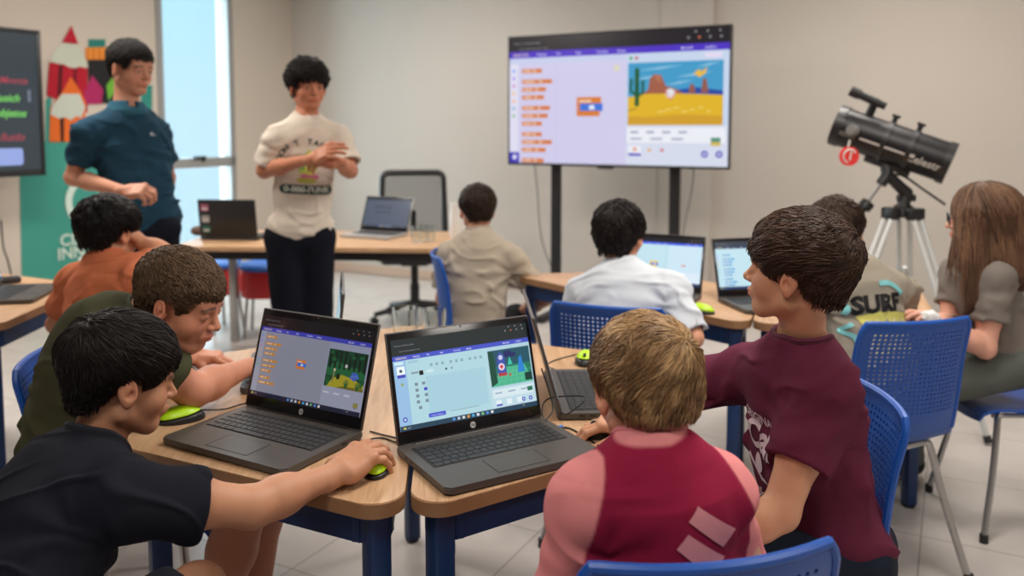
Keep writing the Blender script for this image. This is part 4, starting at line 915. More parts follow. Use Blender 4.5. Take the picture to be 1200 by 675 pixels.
# ------------------------------------------------------------------ people: heads, hands, hair, clothes
def skin_tone(r, g, b): return A3(srgb(r, g, b))
EYE = 0.031
def head_shape(jaw=1.0, cheek=0.0, age=0.0, lids=1.0):
    f = S()
    f.u(ell((0, -.018, .036), (.0745, .094, .078)), 0)
    f.u(ell((0, .030, -.018), (.058*jaw, .056, .074)), .022)
    f.u(ell((0, -.058, .000), (.058, .045, .062)), .015)
    f.u(ell((0, .056, -.080), (.024, .022, .020+.004*age)), .030)
    for s in (-1, 1):
        f.u(cone((s*.050*jaw, .000, -.058), (s*.016, .058, -.088), .018, .016), .022)
        f.u(ell((s*.034, .050, -.032), (.027+cheek*.3, .024+cheek*.3, .028+cheek*.3)), .02)
    f.u(ell((0, .064, .030), (.050, .020, .034)), .025)
    for s in (-1, 1): f.u(ell((s*.027, .078, .014), (.020, .007+.003*age, .006)), .008)
    for s in (-1, 1): f.sub(ell((s*EYE, .090, -.001), (.019, .014, .011)), .010)
    for s in (-1, 1): f.u(ell((s*EYE, .0705, -.001), (.0150, .0145, .0135)), .004)
    f.u(cone((0, .078, .008), (0, .098, -.024), .0065, .0095), .009)
    f.u(ell((0, .0985, -.0275), (.0085, .0095, .0078)), .006)
    for s in (-1, 1): f.u(ell((s*.0105, .090, -.030), (.0062, .0085, .0062)), .005)
    for s in (-1, 1): f.sub(ell((s*.0058, .093, -.0365), (.0032, .0045, .003)), .002)
    f.u(ell((0, .078, -.055), (.026, .014, .017)), .010)
    f.u(ell((0, .0885, -.0515), (.0200, .0075, .0042)), .0035)
    f.u(ell((0, .0870, -.0605), (.0165, .0080, .0055)), .0035)
    f.sub(ell((0, .0965, -.0558), (.022, .008, .0011)), .0022)
    f.sub(ell((0, .0865, -.071), (.016, .005, .004)), .005)
    for s in (-1, 1): f.sub(ell((s*EYE, .0865, -.0015-.0025*(1-lids)), (.0125, .0080, .0046*lids)), .0015)
    # ears
    for s in (-1, 1):
        a = math.radians(22)*s; R = np.array([[math.cos(a), -math.sin(a), 0], [math.sin(a), math.cos(a), 0], [0, 0, 1]])
        c = A3((s*.0795, -.010, -.008)); t = math.radians(-12); R2 = np.array([[1, 0, 0], [0, math.cos(t), -math.sin(t)], [0, math.sin(t), math.cos(t)]]) @ R
        f.u(ell(c, (.0075, .0175, .0290), R2), .006)
        f.u(ell(c+A3((-s*.002, .004, -.025)), (.0055, .0085, .0095), R2), .005)
        f.sub(ell(c+A3((s*.0075, .001, .003)), (.0062, .0115, .0205), R2), .003)
        f.u(ell(c+A3((s*.0015, -.002, .004)), (.0038, .0055, .0130), R2), .003)
        f.sub(ell(c+A3((s*.0060, .0065, -.004)), (.0075, .0048, .0070)), .003)
        f.u(ell(c+A3((-s*.001, .0145, -.006)), (.0045, .0040, .0065)), .003)
    return f
def face_colour(P, base, lips=(1.0, .70, .68), brow=(.05, .035, .025), browk=1.0):
    c = np.tile(base, (len(P), 1)); x, y, z = np.abs(P[:, 0]), P[:, 1], P[:, 2]
    m = np.exp(-(((x)/.021)**4+((z+.0565)/.0105)**4)); m = m*(y > .075); c = c*(1-m[:, None]*.8)+(base*A3(lips))[None]*m[:, None]*.8
    ck = np.exp(-(((x-.04)/.022)**2+((z+.03)/.022)**2))*(y > .03)*.35; c *= 1+ck[:, None]*A3((.10, -.12, -.12))
    er = (x > .070)*.5; c *= 1+er[:, None]*A3((.12, -.10, -.10))
    bz = .0215-.35*np.maximum(x-.034, 0)+.10*np.minimum(x-.034, 0)*-1*0
    b = np.clip(1.4-np.abs((z-bz)/(.0042-.05*np.maximum(x-.03, 0)))**2, 0, 1)*((x > .012) & (x < .050) & (y > .055))*browk; c = c*(1-b[:, None]*.85)+A3(brow)*b[:, None]*.85
    e = ((x-EYE)/.0135)**2+((z+.0015)/.0056)**2
    l = np.clip(1-np.abs(e-1.05)*3.2, 0, 1)*(y > .068)*(z > .000); c = c*(1-l[:, None]*.6)+A3((.02, .014, .012))*l[:, None]*.6
    return c
def eyeball(s, gaze=(0, 1, 0)):
    n, m = 26, 16; V = []; Q = []; g = A3(gaze); g = g/np.linalg.norm(g)
    for j in range(m+1):
        for i in range(n): t, p = PI*j/m, 2*PI*i/n; V.append((math.sin(t)*math.cos(p), math.sin(t)*math.sin(p), math.cos(t)))
    for j in range(m):
        for i in range(n): Q.append((j*n+i, (j+1)*n+i, (j+1)*n+(i+1) % n, j*n+(i+1) % n))
    V = np.array(V); d = V@g; c = np.where(d[:, None] > .965, A3((.01, .008, .006)), np.where(d[:, None] > .87, A3((.05, .025, .012)), A3((.42, .38, .36))))
    V = V*.0128+A3((s*EYE, .0708, -.001)); return V, np.array(Q), c
def hand_shape(t, curl=(.35, .5, .3), thumb=(.45, .3), spread=.06, fl=1.0, pinch=0):
    """t = +1: thumb on the +X side (left hand, palm down), -1: right hand. Fingers along +Y, back of the hand +Z."""
    f = S(); f.u(cone((0, -.02, 0), (0, .012, 0), .0200, .0225), 0)
    f.u(rbox((-t*.0, .042, .0), (.034, .036, .0125), .011), .014)
    f.u(ell((t*.024, .030, -.008), (.016, .028, .013)), .01); f.u(ell((-t*.024, .030, -.006), (.011, .028, .012)), .01)
    L = [(.037, .022, .018), (.041, .025, .019), (.038, .023, .018), (.029, .018, .016)]; Rr = [.0088, .0090, .0086, .0076]
    for i in range(4):
        x = t*(.0255-.0170*i); b = A3((x, .072-.003*abs(i-1)-.004*(i == 3), .001)); a = 0; sp = t*spread*(1.5-i)
        cu = curl if not isinstance(curl[0], (tuple, list)) else curl[i]
        f.u(ell(b+A3((0, .002, .004)), (.0085, .011, .008)), .006)
        for k in range(3):
            a += cu[k]; d = A3((math.sin(sp), math.cos(sp)*math.cos(a), -math.sin(a))); e = b+d*L[i][k]*fl
            f.u(cone(b, e, Rr[i]*(1-.07*k), Rr[i]*(1-.07*(k+1))), .0028 if k else .004); b = e
    b = A3((t*.024, .012, -.006)); az, dn = thumb; d = A3((t*math.sin(az), math.cos(az)*math.cos(dn), -math.sin(dn)))
    for k, (l, r) in enumerate(((.034, .0125), (.030, .0105), (.024, .0092))):
        e = b+d*l*fl; f.u(cone(b, e, r, r*.88), .006 if k == 0 else .003); b = e; d = d+A3((-t*.22, .12, -.10*0)); d = d/np.linalg.norm(d)
    return f
def unit(v): v = A3(v); return v/np.linalg.norm(v)
def ortho(fwd, up):
    Y = unit(fwd); X = unit(np.cross(Y, A3(up))); Z = np.cross(X, Y); return np.array([X, Y, Z])
class Human:
    """j: joints in world metres: neck, shR, shL, elR, elL, wrR, wrL, pelvis, knR, knL, anR, anL; head = (centre, yaw, pitch, roll, scale)."""
    def __init__(s, j, head, tone, label, bulk=1.0, vox=.0055, hvox=.0036, hands=None, jaw=1., cheek=0., age=0., brow=(.04, .03, .022), hand_scale=1., arm=1., bare_legs=False, hunch=.0, eye=True, gaze=(0, 1, 0), browk=1., lids=1.):
        s.j = {k: A3(v) for k, v in j.items()}; j = s.j; s.tone = tone; s.bulk = bulk; s.vox = vox; s.hvox = hvox; s.arm = arm; s.hunch = hunch
        s.U = unit(j['neck']-j['pelvis']); s.X = unit((j['shR']-j['shL'])-s.U*((j['shR']-j['shL'])@s.U)*.0); s.Y = unit(np.cross(s.U, s.X)); s.T = np.array([unit(np.cross(s.Y, s.U)), s.Y, s.U])
        s.w = np.linalg.norm(j['shR']-j['shL'])/2; s.Lt = np.linalg.norm(j['neck']-j['pelvis'])
        c, yaw, pit, rol, hs = head; s.hc = A3(c); s.HR = frame(yaw, pit, rol); s.hs = hs
        parts = []
        hd = head_shape(jaw, cheek, age, lids); hd.o = s.hc; hd.R = s.HR; hd.sc = hs; s.hd = hd
        nk = s.hw((0, -.022, -.050)); nb = j['neck']+s.U*(-.01); nr = .047*hs*(1+.08*age)
        s.neckaxis = (nk, nb); s.nr = nr
        def hf(p):
            d = hd(p); d = smin(d, cone(nk, nb, nr*.98, nr*1.05)(p), .022*hs); return smin(d, cone(nb, nb-s.U*.06, nr*1.05, nr*1.5)(p), .03)
        lo = np.minimum(s.hc-.14*hs, nb-.09); hi = np.maximum(s.hc+.14*hs, nb+.09)
        V, Q = polygonize(hf, lo, hi, hvox); P = ((V-s.hc)@s.HR.T)/hs; parts.append((V, Q, face_colour(P, tone, brow=brow, browk=browk)))
        if eye:
            for e in (-1, 1): v, q, c_ = eyeball(e, gaze); parts.append(((v*hs)@s.HR+s.hc, q, c_))
        # arms and hands
        hands = hands or {}
        for sd, t in (('R', -1), ('L', 1)):
            sh, el, wr = j['sh'+sd], j['el'+sd], j['wr'+sd]; hp = hands.get(sd, {}); fd = unit(hp.get('fwd', wr-el)); up = hp.get('up', (0, 0, 1)); HF = ortho(fd, up)
            h = hand_shape(t, hp.get('curl', (.3, .45, .3)), hp.get('thumb', (.5, .35)), hp.get('spread', .07)); h.o = wr; h.R = HF; h.sc = hand_scale
            f = S(); a = arm; f.u(cone(sh, sh+(el-sh)*.55, .046*a, .041*a), 0).u(cone(sh+(el-sh)*.4, el, .041*a, .034*a), .02).u(cone(el, el+(wr-el)*.35, .035*a, .034*a), .015).u(cone(el+(wr-el)*.3, wr, .034*a, .0205*a), .02).u(h, .010)
            lo = np.minimum.reduce([sh, el, wr, wr+HF[1]*.17*hand_scale])-.07; hi = np.maximum.reduce([sh, el, wr, wr+HF[1]*.17*hand_scale])+.07
            V, Q = polygonize(f, lo, hi, hp.get('vox', vox*.72)); cc = np.tile(tone, (len(V), 1)); parts.append((V, Q, cc))
        tr = s.torso(-.008); b = s.box()
        V, Q = polygonize(tr, b[0], b[1], vox*1.8); parts.append((V, Q, tone))
        if bare_legs:
            for sd in 'RL':
                kn, an = j['kn'+sd], j['an'+sd]; hp_ = j['pelvis']+s.T[0]*(.08 if sd == 'R' else -.08); mid = kn+(an-kn)*.3
                f = S().u(cone(hp_, kn, .078*bulk, .052*bulk), 0).u(ell(kn, (.05, .05, .05)), .02).u(cone(kn, mid, .050*bulk, .050*bulk), .02).u(cone(mid, an, .050*bulk, .032), .02)
                V, Q = polygonize(f, np.minimum.reduce([hp_, kn, an])-.1, np.maximum.reduce([hp_, kn, an])+.1, vox*1.2); parts.append((V, Q, tone))
        V, Q, Cc = join(parts); s.body = mesh_np('person', V, Q, M_skin, None, True, Cc); tag(s.body, label, 'person')
        s.shoes()
    def hw(s, p): return A3(p)*s.hs@s.HR+s.hc
    def box(s):
        j = s.j; P = [j['neck'], j['shR'], j['shL'], j['pelvis']]; return np.minimum.reduce(P)-.20, np.maximum.reduce(P)+.20
    def torso(s, g, drape=0.):
        j, w, T, b = s.j, s.w, s.T, s.bulk; p0, n = j['pelvis'], j['neck']; ax = lambda t: p0+(n-p0)*t
        hb = -s.Y*s.hunch
        f = S(); f.u(ell(ax(.68)+hb*1.0-s.Y*.005, (w*.90+.004, .088*b, s.Lt*.33), T), 0).u(ell(ax(.38)+hb*.6, (w*.74*b+.01+drape, .080*b+drape, s.Lt*.34), T), .035).u(ell(ax(.08), (w*.80*b+.015+drape*1.2, .092*b+drape, .115), T), .035)
        sR, sL = j['shR'], j['shL']; c = ax(.90)+hb
        f.u(cone(sR, c+s.X*.03, .047, .058), .03).u(cone(sL, c-s.X*.03, .047, .058), .03).u(cone(n-s.U*.02+hb*.3, ax(.86)+hb, .050, .075), .04)
        if g: f.add(lambda p: -g+0*p[:, 0])
        return f
    def shirt(s, name, colf, sleeve=.62, sr=.060, amp=.0045, hem=.10, neck=.010, coll=None, drape=.012, g=.013, vox=None, wr=(7, 7, 16), open_sl=True, cuff=1.06, seed=0, long=False):
        j, T = s.j, s.T; vox = vox or s.vox; f = s.torso(g, drape)
        nk, nb = s.neckaxis
        ends = []
        for sd in 'RL':
            sh, el, w_ = j['sh'+sd], j['el'+sd], j['wr'+sd]; ax = unit(el-sh); L = np.linalg.norm(el-sh); e = sh+ax*L*min(sleeve, 1.)
            if long:
                sl = S().u(cone(sh, el, sr, sr*.86), 0).u(cone(el, el+(w_-el)*.88, sr*.86, sr*.66), .03); f.u(sl, .03)
            else:
                sl = S().u(cone(sh, e+ax*.08, sr*.82, sr*cuff), 0).cut(plane(e, ax), .006); f.u(sl, .040); ends.append((e, ax))
        # folds
        sd_ = A3((seed*3.1, seed*1.7, seed*5.3)); fr = A3(wr)
        def folds(p):
            q = (p-j['pelvis'])@T.T; wv = np.stack([vnoise(q*5+sd_), vnoise(q*5+sd_+9), vnoise(q*5+sd_+17)], 1)*.07
            qq = (q+wv); n1 = vnoise(qq*fr+sd_); n2 = vnoise(qq*fr[[2, 0, 1]]*.8+sd_+5)
            low = np.clip(1.25-(q[:, 2]/s.Lt)*.75, .35, 1.2)
            n3 = vnoise(qq*fr*2.1+sd_+31); cr_ = np.clip(1-np.abs(n1)*4.5, 0, 1)
            arm = 0
            for sd in 'RL':
                a0 = j['sh'+sd]-s.U*.07; dv_ = p-a0; r_ = np.sqrt((dv_*dv_).sum(1)); ang = np.arctan2(dv_@s.U, np.abs(dv_@s.X)+.4*np.abs(dv_@s.Y)); arm = arm+np.cos(ang*9+wv[:, 0]*40)*np.exp(-((r_-.11)/.075)**2)
            return -amp*(cr_*1.25*(.5+n3)+n2*.55+n3*.3+arm*.40)*low
        f.add(folds)
        if hem is not None: f.cut(plane(j['pelvis']-s.U*hem, -s.U), .004)
        cr = s.nr+neck
        f.sub(cone(nb-s.U*.008, nk+unit(nk-nb)*.06, cr, cr*1.25), .004)
        if open_sl:
            for e, ax in ends: f.sub(S().u(cone(e-ax*.05, e+ax*.10, sr*.93-.017, sr*cuff-.010), 0).cut(plane(e-ax*.028, -ax), .003), .002)
        lo, hi = s.box()
        for sd in 'RL':
            q = j['sh'+sd]+(j['el'+sd]-j['sh'+sd])*min(1, sleeve+.1); lo = np.minimum(lo, q-.1); hi = np.maximum(hi, q+.1)
            if long: lo = np.minimum(lo, j['wr'+sd]-.08); hi = np.maximum(hi, j['wr'+sd]+.08)
        V, Q = polygonize(f, lo, hi, vox)
        q = (V-j['pelvis'])@T.T; c = colf(V, q) if callable(colf) else np.tile(A3(colf), (len(V), 1))
        o = mesh_np(name, V, Q, M_cloth, s.body, True, c); s.shirt_o = o
        # neckband
        if coll is not None:
            a = unit(nk-nb); ctr = nb+a*.004; u = unit(np.cross(a, s.X)); v = np.cross(a, u); pts = []
            bm_f = f
            for k in range(40):
                t = 2*PI*k/40; d = u*math.cos(t)+v*math.sin(t); r = cr+.003; P = ctr+d*r
                # walk along the neck axis to the cloth edge
                zz = np.linspace(-.07, .08, 60); pp = P[None]+d*.006+a*zz[:, None]; dd_ = f(pp); ins = np.where(dd_ < 0)[0]; h = zz[ins[-1]] if len(ins) else 0
                pts.append(P+a*h)
            for _ in range(2): pts = [(pts[i-1]+pts[i]*2+pts[(i+1) % 40])/4 for i in range(40)]
            MBn = MB().tube([tuple(p) for p in pts], .0062, 8, closed=True).tube([tuple(p+a*.006) for p in pts], .0055, 8, closed=True)
            cb = MBn.build('neckband', None, o); cm = mat('neckband_rib', tuple(coll), .9); cb.data.materials.append(cm)
        return o
    def legs(s, name, col, r=(.092, .066, .050), end='an', amp=.004, vox=None, m=None, cut=0.05):
        j = s.j; vox = vox or s.vox*1.3; b = s.bulk; f = S().u(ell(j['pelvis'], (s.w*.88*b+.03, .112*b, .105), s.T if j['anR'][2] < .3 and s.Lt > .8 else None), 0)
        lo = hi = j['pelvis']
        for sd in 'RL':
            kn, an = j['kn'+sd], j['an'+sd]; hp_ = j['pelvis']+s.T[0]*(.082 if sd == 'R' else -.082)*b
            if end == 'an': f.u(cone(hp_, kn, r[0]*b, r[1]*b), .04).u(cone(kn, an+(an-kn)*.02, r[1]*b, r[2]*b), .02)
            else:
                sh_ = S().u(cone(hp_, kn, r[0]*b, r[1]*b*1.1), 0).cut(plane(hp_+(kn-hp_)*(1-cut*2), kn-hp_), .004); f.u(sh_, .04)
            lo = np.minimum.reduce([lo, kn, an if end == 'an' else kn]); hi = np.maximum.reduce([hi, kn, an if end == 'an' else kn])
        f.add(lambda p: amp*(vnoise(p*A3((14, 14, 9)))+.5*vnoise(p*A3((30, 30, 22)))))
        V, Q = polygonize(f, lo-.15, hi+.15, vox); return mesh_np(name, V, Q, m or M_cloth, s.body, True, np.tile(A3(col), (len(V), 1)))
    def shoes(s):
        for sd in 'RL':
            an, kn = s.j['an'+sd], s.j['kn'+sd]; fw = s.foot if hasattr(s, 'foot') else unit(s.Y*A3((1, 1, 0))+1e-6)
            R = ortho(fw, (0, 0, 1)); o = A3((an[0], an[1], max(0, an[2]-.09))); f = S(o, R, 1); f.u(ell((0, .0, .055), (.040, .055, .05)), 0).u(ell((0, .09, .035), (.045, .085, .036)), .03).cut(plane((0, 0, .004), (0, 0, -1)), .003)
            V, Q = polygonize(f, o-.22, o+.22, .008); q = ((V-o)@R.T)[:, 2]; c = np.where(q[:, None] < .022, A3((.6, .6, .6)), A3(getattr(s, 'shoe_col', (.03, .03, .035)))); mesh_np('shoe', V, Q, M_cloth, s.body, True, c)
    def hair(s, col, n=6000, length=(.03, .05), r=.0008, top=.018, side=.010, front=.052, nape=-.062, side_z=-.012, whorl=(0, -.07, .095), comb=(0, .6, 0), down=.5, lift=.006, jit=.10, lock=.45, seg=6, fringe=0, var=.35, streak=None, extra=None, vox=None, back=.0, over=1.0, ear_cut=.020, seed=1, lockscale=28, base_k=.55):
        vox = vox or s.hvox*1.1; hs = s.hs
        cr = S().u(ell((0, -.018, .036), (.0745, .094, .078)), 0).u(ell((0, -.058, .000), (.058, .044, .062)), .012).u(cone((0, -.045, -.03), (0, -.040, -.09), .040, .040), .014)
        if extra: extra(cr)
        ys = [.12, .075, .050, .036, .022, .014, -.026, -.036, -.060, -.13]; zs = [front, front, front-.012, side_z, side_z, ear_cut, ear_cut, -.022, nape, nape]
        def thick(p):
            t = np.clip((p[:, 2]+.03)/.09, 0, 1); t = t*t*(3-2*t); th = side-.004+(top-side)*t+back*np.clip(-p[:, 1]/.1, 0, 1)
            return th*(1+.16*vnoise(p*32)+.10*vnoise(p*70))
        def surf(p): return cr(p)-thick(p)
        def cap(p):
            line = np.interp(-p[:, 1], [-y for y in ys], zs)+.003*vnoise(p*90)
            return smax(surf(p), (line-p[:, 2])*.8, .008)
        V, Q = polygonize(cap, (-.13, -.16, -.13), (.13, .15, .17), vox/hs)
        col = A3(col); rng = np.random.RandomState(seed)
        parts = [(V, Q, col[None]*base_k*(1+.25*vnoise(V*60)[:, None]))]
        # strands
        tri = V[Q[:, [0, 1, 2]]]; ar = np.linalg.norm(np.cross(tri[:, 1]-tri[:, 0], tri[:, 2]-tri[:, 0]), axis=1); nr = np.cross(tri[:, 1]-tri[:, 0], tri[:, 2]-tri[:, 0])
        ctr = tri.mean(1); ok = (surf(ctr) > -.003); ar = ar*ok; k = rng.choice(len(ar), n, p=ar/ar.sum()); p = V[Q[k]].mean(1)+rng.randn(n, 3)*.0012
        W = A3(whorl); L = rng.uniform(length[0], length[1], n); L = L*(.28+.72*np.clip((p[:, 2]+.03)/.09, 0, 1)) if over else L
        ind = rng.randn(n, 3)*jit; path = []; off0 = rng.uniform(-.001, .0015, n)
        def grad(q, fn):
            e = .001; d = fn(q); return d, np.stack([fn(q+A3(v)*e)-d for v in ((1, 0, 0), (0, 1, 0), (0, 0, 1))], 1)/e
        root = p.copy()
        for i in range(seg+1):
            path.append(p.copy())
            if i == seg: break
            d, g = grad(p, surf); g = g/(np.linalg.norm(g, axis=1)[:, None]+1e-9)
            ra = p-W; dist = np.linalg.norm(ra, axis=1)[:, None]; ra = ra/(dist+1e-6)
            sidew = np.clip((np.abs(root[:, 0])-.03)/.03, 0, 1)[:, None]; low = np.clip((.06-root[:, 2])/.06, 0, 1)[:, None]
            v = ra*1.0+A3(comb)[None]*np.clip((root[:, 2:3]-.03)/.05, 0, 1)*np.clip((root[:, 1:2]+.05)/.06, 0, 1)+A3((0, 0, -1))[None]*down*(.3+low)
            lk = np.stack([vnoise(root*lockscale+a_) for a_ in (0, 11, 23)], 1)*lock; v = v+lk+ind
            # swirl near the whorl
            v = v+np.cross(g, ra)*np.exp(-(dist/.03)**2)*.8
            v = v-g*(v*g).sum(1)[:, None]; v = v/(np.linalg.norm(v, axis=1)[:, None]+1e-9)
            t = (i+1)/seg; tgt = off0+lift*math.sin(PI*min(t, .75))*(.4+.6*np.abs(ind[:, 0])/(jit+1e-6)*.5)
            p = p+v*(L/seg)[:, None]; d, g = grad(p, surf); free = (p[:, 2] < np.interp(-p[:, 1], [-y for y in ys], zs)); k_ = np.where(free, .5, 1.)
            p = p-g/(np.linalg.norm(g, axis=1)[:, None]**2+1e-9)*((d-tgt)*k_)[:, None]
        path = np.stack(path, 1)   # n, seg+1, 3
        parts.append(s.strands(path, r/hs, col, rng, var, streak, root, lockscale))
        V, Q, Cc = join(parts); V = V*hs@s.HR+s.hc
        return mesh_np('hair', V, Q, M_hair, s.body, True, np.clip(Cc, 0, 1))
    def strands(s, path, r, col, rng, var, streak, root, lockscale):
        n, m, _ = path.shape; T = np.gradient(path, axis=1); T /= np.linalg.norm(T, axis=2)[..., None]+1e-9
        up = np.array([.3, .2, .9]); N = np.cross(T, up); N /= np.linalg.norm(N, axis=2)[..., None]+1e-9; B = np.cross(T, N)
        rad = r*np.interp(np.linspace(0, 1, m), [0, .3, .8, 1], [.8, 1, .7, .12])[None, :, None]*rng.uniform(.6, 1.5, (n, 1, 1))
        R = np.stack([path+(N*math.cos(a)+B*math.sin(a))*rad for a in (0, 2.094, 4.189)], 2).reshape(-1, 3)
        i = np.arange(n)[:, None, None]*m*3+np.arange(m-1)[None, :, None]*3+np.arange(3)[None, None]; k2 = (np.arange(3)+1) % 3-np.arange(3)
        Q = np.stack([i, i+k2, i+3+k2, i+3], -1).reshape(-1, 4)
        cv = col[None]*(1+var*rng.randn(n, 1)*.6).clip(.3, 2)
        if streak is not None:
            sk = np.clip(vnoise(root*lockscale*1.6+3)*1.3+rng.randn(n)*.35, 0, 1)[:, None]; cv = cv*(1-sk)+A3(streak)*sk
        return R, Q, np.repeat(cv, m*3, 0)
def world(px, py, Y): return A3(at(px, py, Y))
LT = lambda r, g, b: A3(srgb(r, g, b))
# ---- boy in the black shirt, lower left ------------------------------------------------
j = dict(neck=world(114, 532, 1.44), shR=world(136, 584, 1.29), shL=world(50, 566, 1.50), elR=world(296, 594, 1.40), wrR=world(392, 556, 1.54), elL=(-.92, 1.42, .66), wrL=world(146, 700, 1.42), pelvis=(-.80, 1.12, .54),
         knR=(-.40, 1.36, .50), knL=(-.62, 1.58, .52), anR=(-.46, 1.40, .09), anL=(-.66, 1.62, .09))
p = Human(j, (world(145, 443, 1.46), 38, -13, 0, .90), skin_tone(186, 134, 104), 'boy with short black hair in a black shirt, arm stretched to the mouse', vox=.005, hvox=.0026, bare_legs=True, hunch=.02,
          hands=dict(R=dict(fwd=(.60, .80, .22), up=(.05, -.10, 1), curl=((.30, .45, .30), (.32, .48, .35), (.40, .5, .4), (.5, .55, .4)), thumb=(.35, .45), spread=.05, vox=.0026)), hand_scale=1.12, jaw=.98, cheek=.004)
p.shirt('t_shirt', LT(25, 27, 36), sleeve=.60, sr=.062, amp=.008, hem=.12, coll=LT(27, 29, 38), vox=.0045, seed=1)
p.legs('shorts', LT(40, 42, 52), end='kn')
p.hair(LT(28, 22, 21), n=11000, length=(.035, .060), r=.00085, top=.020, side=.007, front=.040, nape=-.060, side_z=-.016, whorl=(0, -.080, .085), comb=(.1, 1.2, .1), down=.5, lift=.006, jit=.10, var=.5, ear_cut=.024, back=.002)
# ---- blond boy, centre front -----------------------------------------------------------
j = dict(neck=world(764, 532, 1.22), shR=world(834, 580, 1.235), shL=world(692, 588, 1.19), elR=world(884, 705, 1.38), elL=world(648, 730, 1.20), wrR=(.27, 1.50, .66), wrL=(.10, 1.40, .62), pelvis=(.245, 1.235, .54),
         knR=(.24, 1.55, .50), knL=(.06, 1.50, .50), anR=(.25, 1.50, .09), anL=(.08, 1.46, .09))
p = Human(j, (world(751, 452, 1.28), 110, -8, 0, .88), skin_tone(214, 158, 130), 'boy with straight dark blond hair in a crimson and pink top, seen from behind', vox=.0045, hvox=.0028, hunch=.01, eye=True, browk=.5)
pink, crim = LT(222, 138, 140), LT(142, 28, 62)
def raglan(V, q):
    ax = p.T; x = q[:, 0]; z = q[:, 2]; zn = p.Lt; lim = .084+np.clip((zn+.02-z)/.10, 0, 1.3)**.8*.042
    k = np.clip((np.abs(x)-lim)/.004+.5, 0, 1)[:, None]; c = crim*(1-k)+pink*k; k = np.clip((z-zn-.034)/.004, 0, 1)[:, None]; return c*(1-k)+pink*.92*k
sh = p.shirt('sports_top', raglan, long=True, sr=.052, amp=.0065, hem=.12, neck=.010, coll=LT(208, 124, 128), vox=.0032, seed=4, drape=.016, g=.015, wr=(5, 5, 11))
p.legs('trousers', LT(40, 44, 60))
st_ = Art()
for q in ([(412, 545), (440, 520), (543, 605), (497, 625)], [(378, 597), (408, 570), (500, 648), (450, 667)], [(345, 650), (375, 622), (460, 695), (405, 708)]):
    st_.poly([(x-450, 610-y) for x, y in q], (214, 142, 150))
U, X = p.U, p.T[0]; o_ = p.j['pelvis']+U*(p.Lt*.765)+X*.026; st_.wrap('stripe_print', M_print, sh, sh, o_, X*.00062, U*.00066, off=.0022, step=.007)
p.hair(LT(128, 98, 68), n=16000, length=(.045, .075), r=.00085, top=.018, side=.018, front=.045, nape=-.040, side_z=-.01, whorl=(.030, -.088, .068), comb=(-.3, .5, 0), down=.75, lift=.005, jit=.12, var=.45, streak=LT(200, 164, 118), ear_cut=.004, back=.004, lock=.55, base_k=.35, seed=5)
# ---- boy in the maroon shirt -----------------------------------------------------------
j = dict(neck=world(938, 402, 1.70), shR=world(876, 438, 1.86), shL=world(966, 452, 1.60), elL=world(914, 600, 1.53), elR=(.355, 1.965, .80), wrL=world(830, 640, 1.50), wrR=(.27, 1.80, .785), pelvis=world(964, 640, 1.71),
         knR=(.26, 1.78, .52), knL=(.24, 1.56, .52), anR=(.24, 1.76, .09), anL=(.26, 1.54, .09))
p = Human(j, (world(932, 318, 1.66), 147, 4, 0, .95), skin_tone(205, 150, 118), 'boy in a maroon printed shirt looking left, on the blue chair at right front', vox=.005, hvox=.0026, bare_legs=True, hunch=-.015, gaze=(.2, 1, .1), cheek=.004,
          hands=dict(R=dict(fwd=(-.8, .1, -.1), curl=(.25, .5, .35), vox=.0032)))
sh = p.shirt('t_shirt', LT(96, 38, 60), sleeve=.62, sr=.064, amp=.009, hem=.165, coll=LT(92, 36, 58), vox=.0045, seed=7, drape=.014)
p.legs('shorts', LT(30, 36, 50), end='kn')
a = Art(); c_ = (214, 192, 200)
a.text(-.95, .45, 'ORIGINAL', .36, c_, bold=.015); a.text(-1.0, -.35, 'Ca', 1.15, c_, bold=.03, shear=.3); a.text(.15, -.40, 'li', 1.0, c_, bold=.02, shear=.3); a.disc(-.25, -.75, .22, c_, ry=.28)
a.line([(-.95, -.75), (-.5, -.9), (-.1, -1.15), (.4, -1.2)], .10, c_); a.text(-.95, -1.6, 'surf co', .42, c_, bold=.02, rot=-.25); a.line([(-.8, -1.5), (-.6, -1.9), (-.2, -1.6), (.1, -2.0), (.4, -1.7)], .07, c_)
o_ = p.j['pelvis']+p.U*(p.Lt*.60)+p.Y*.12; a.wrap('chest_print', M_print, sh, sh, o_, -p.T[0]*.075, p.U*.075, step=.010, depth=.25)
p.hair(LT(72, 52, 42), n=13000, length=(.040, .065), r=.00085, top=.022, side=.011, front=.040, nape=-.054, side_z=-.018, whorl=(.0, -.092, .060), comb=(-.1, .9, 0), down=.5, lift=.007, jit=.14, var=.55, ear_cut=.022, back=.002, lock=.65, seed=9)
# ---- boy in the olive shirt ------------------------------------------------------------
j = dict(neck=world(158, 372, 1.97), shR=world(146, 408, 1.84), shL=world(168, 392, 2.12), elR=world(226, 458, 1.95), wrR=(-.70, 2.16, .80), elL=world(190, 428, 2.26), wrL=world(226, 416, 2.37), pelvis=(-1.10, 2.02, .54),
         knR=(-.62, 1.90, .58), knL=(-.66, 2.16, .52), anR=(-.76, 1.92, .10), anL=(-.70, 2.16, .09))
p = Human(j, (world(213, 354, 1.95), -6, -20, 0, 1.0), skin_tone(205, 140, 112), 'boy with cropped brown hair in an olive shirt bending over the table', vox=.0055, hvox=.0028, bare_legs=True, hunch=.05, lids=.45, gaze=(0, 1, -.7), cheek=.006, bulk=1.12, arm=1.15,
          hands=dict(L=dict(fwd=(1, .05, -.12), curl=((.3, .5, .4), (.25, .6, .5), (.35, .7, .5), (.5, .8, .5)), vox=.0032), R=dict(fwd=(.5, .8, 0), curl=(.6, .7, .5))))
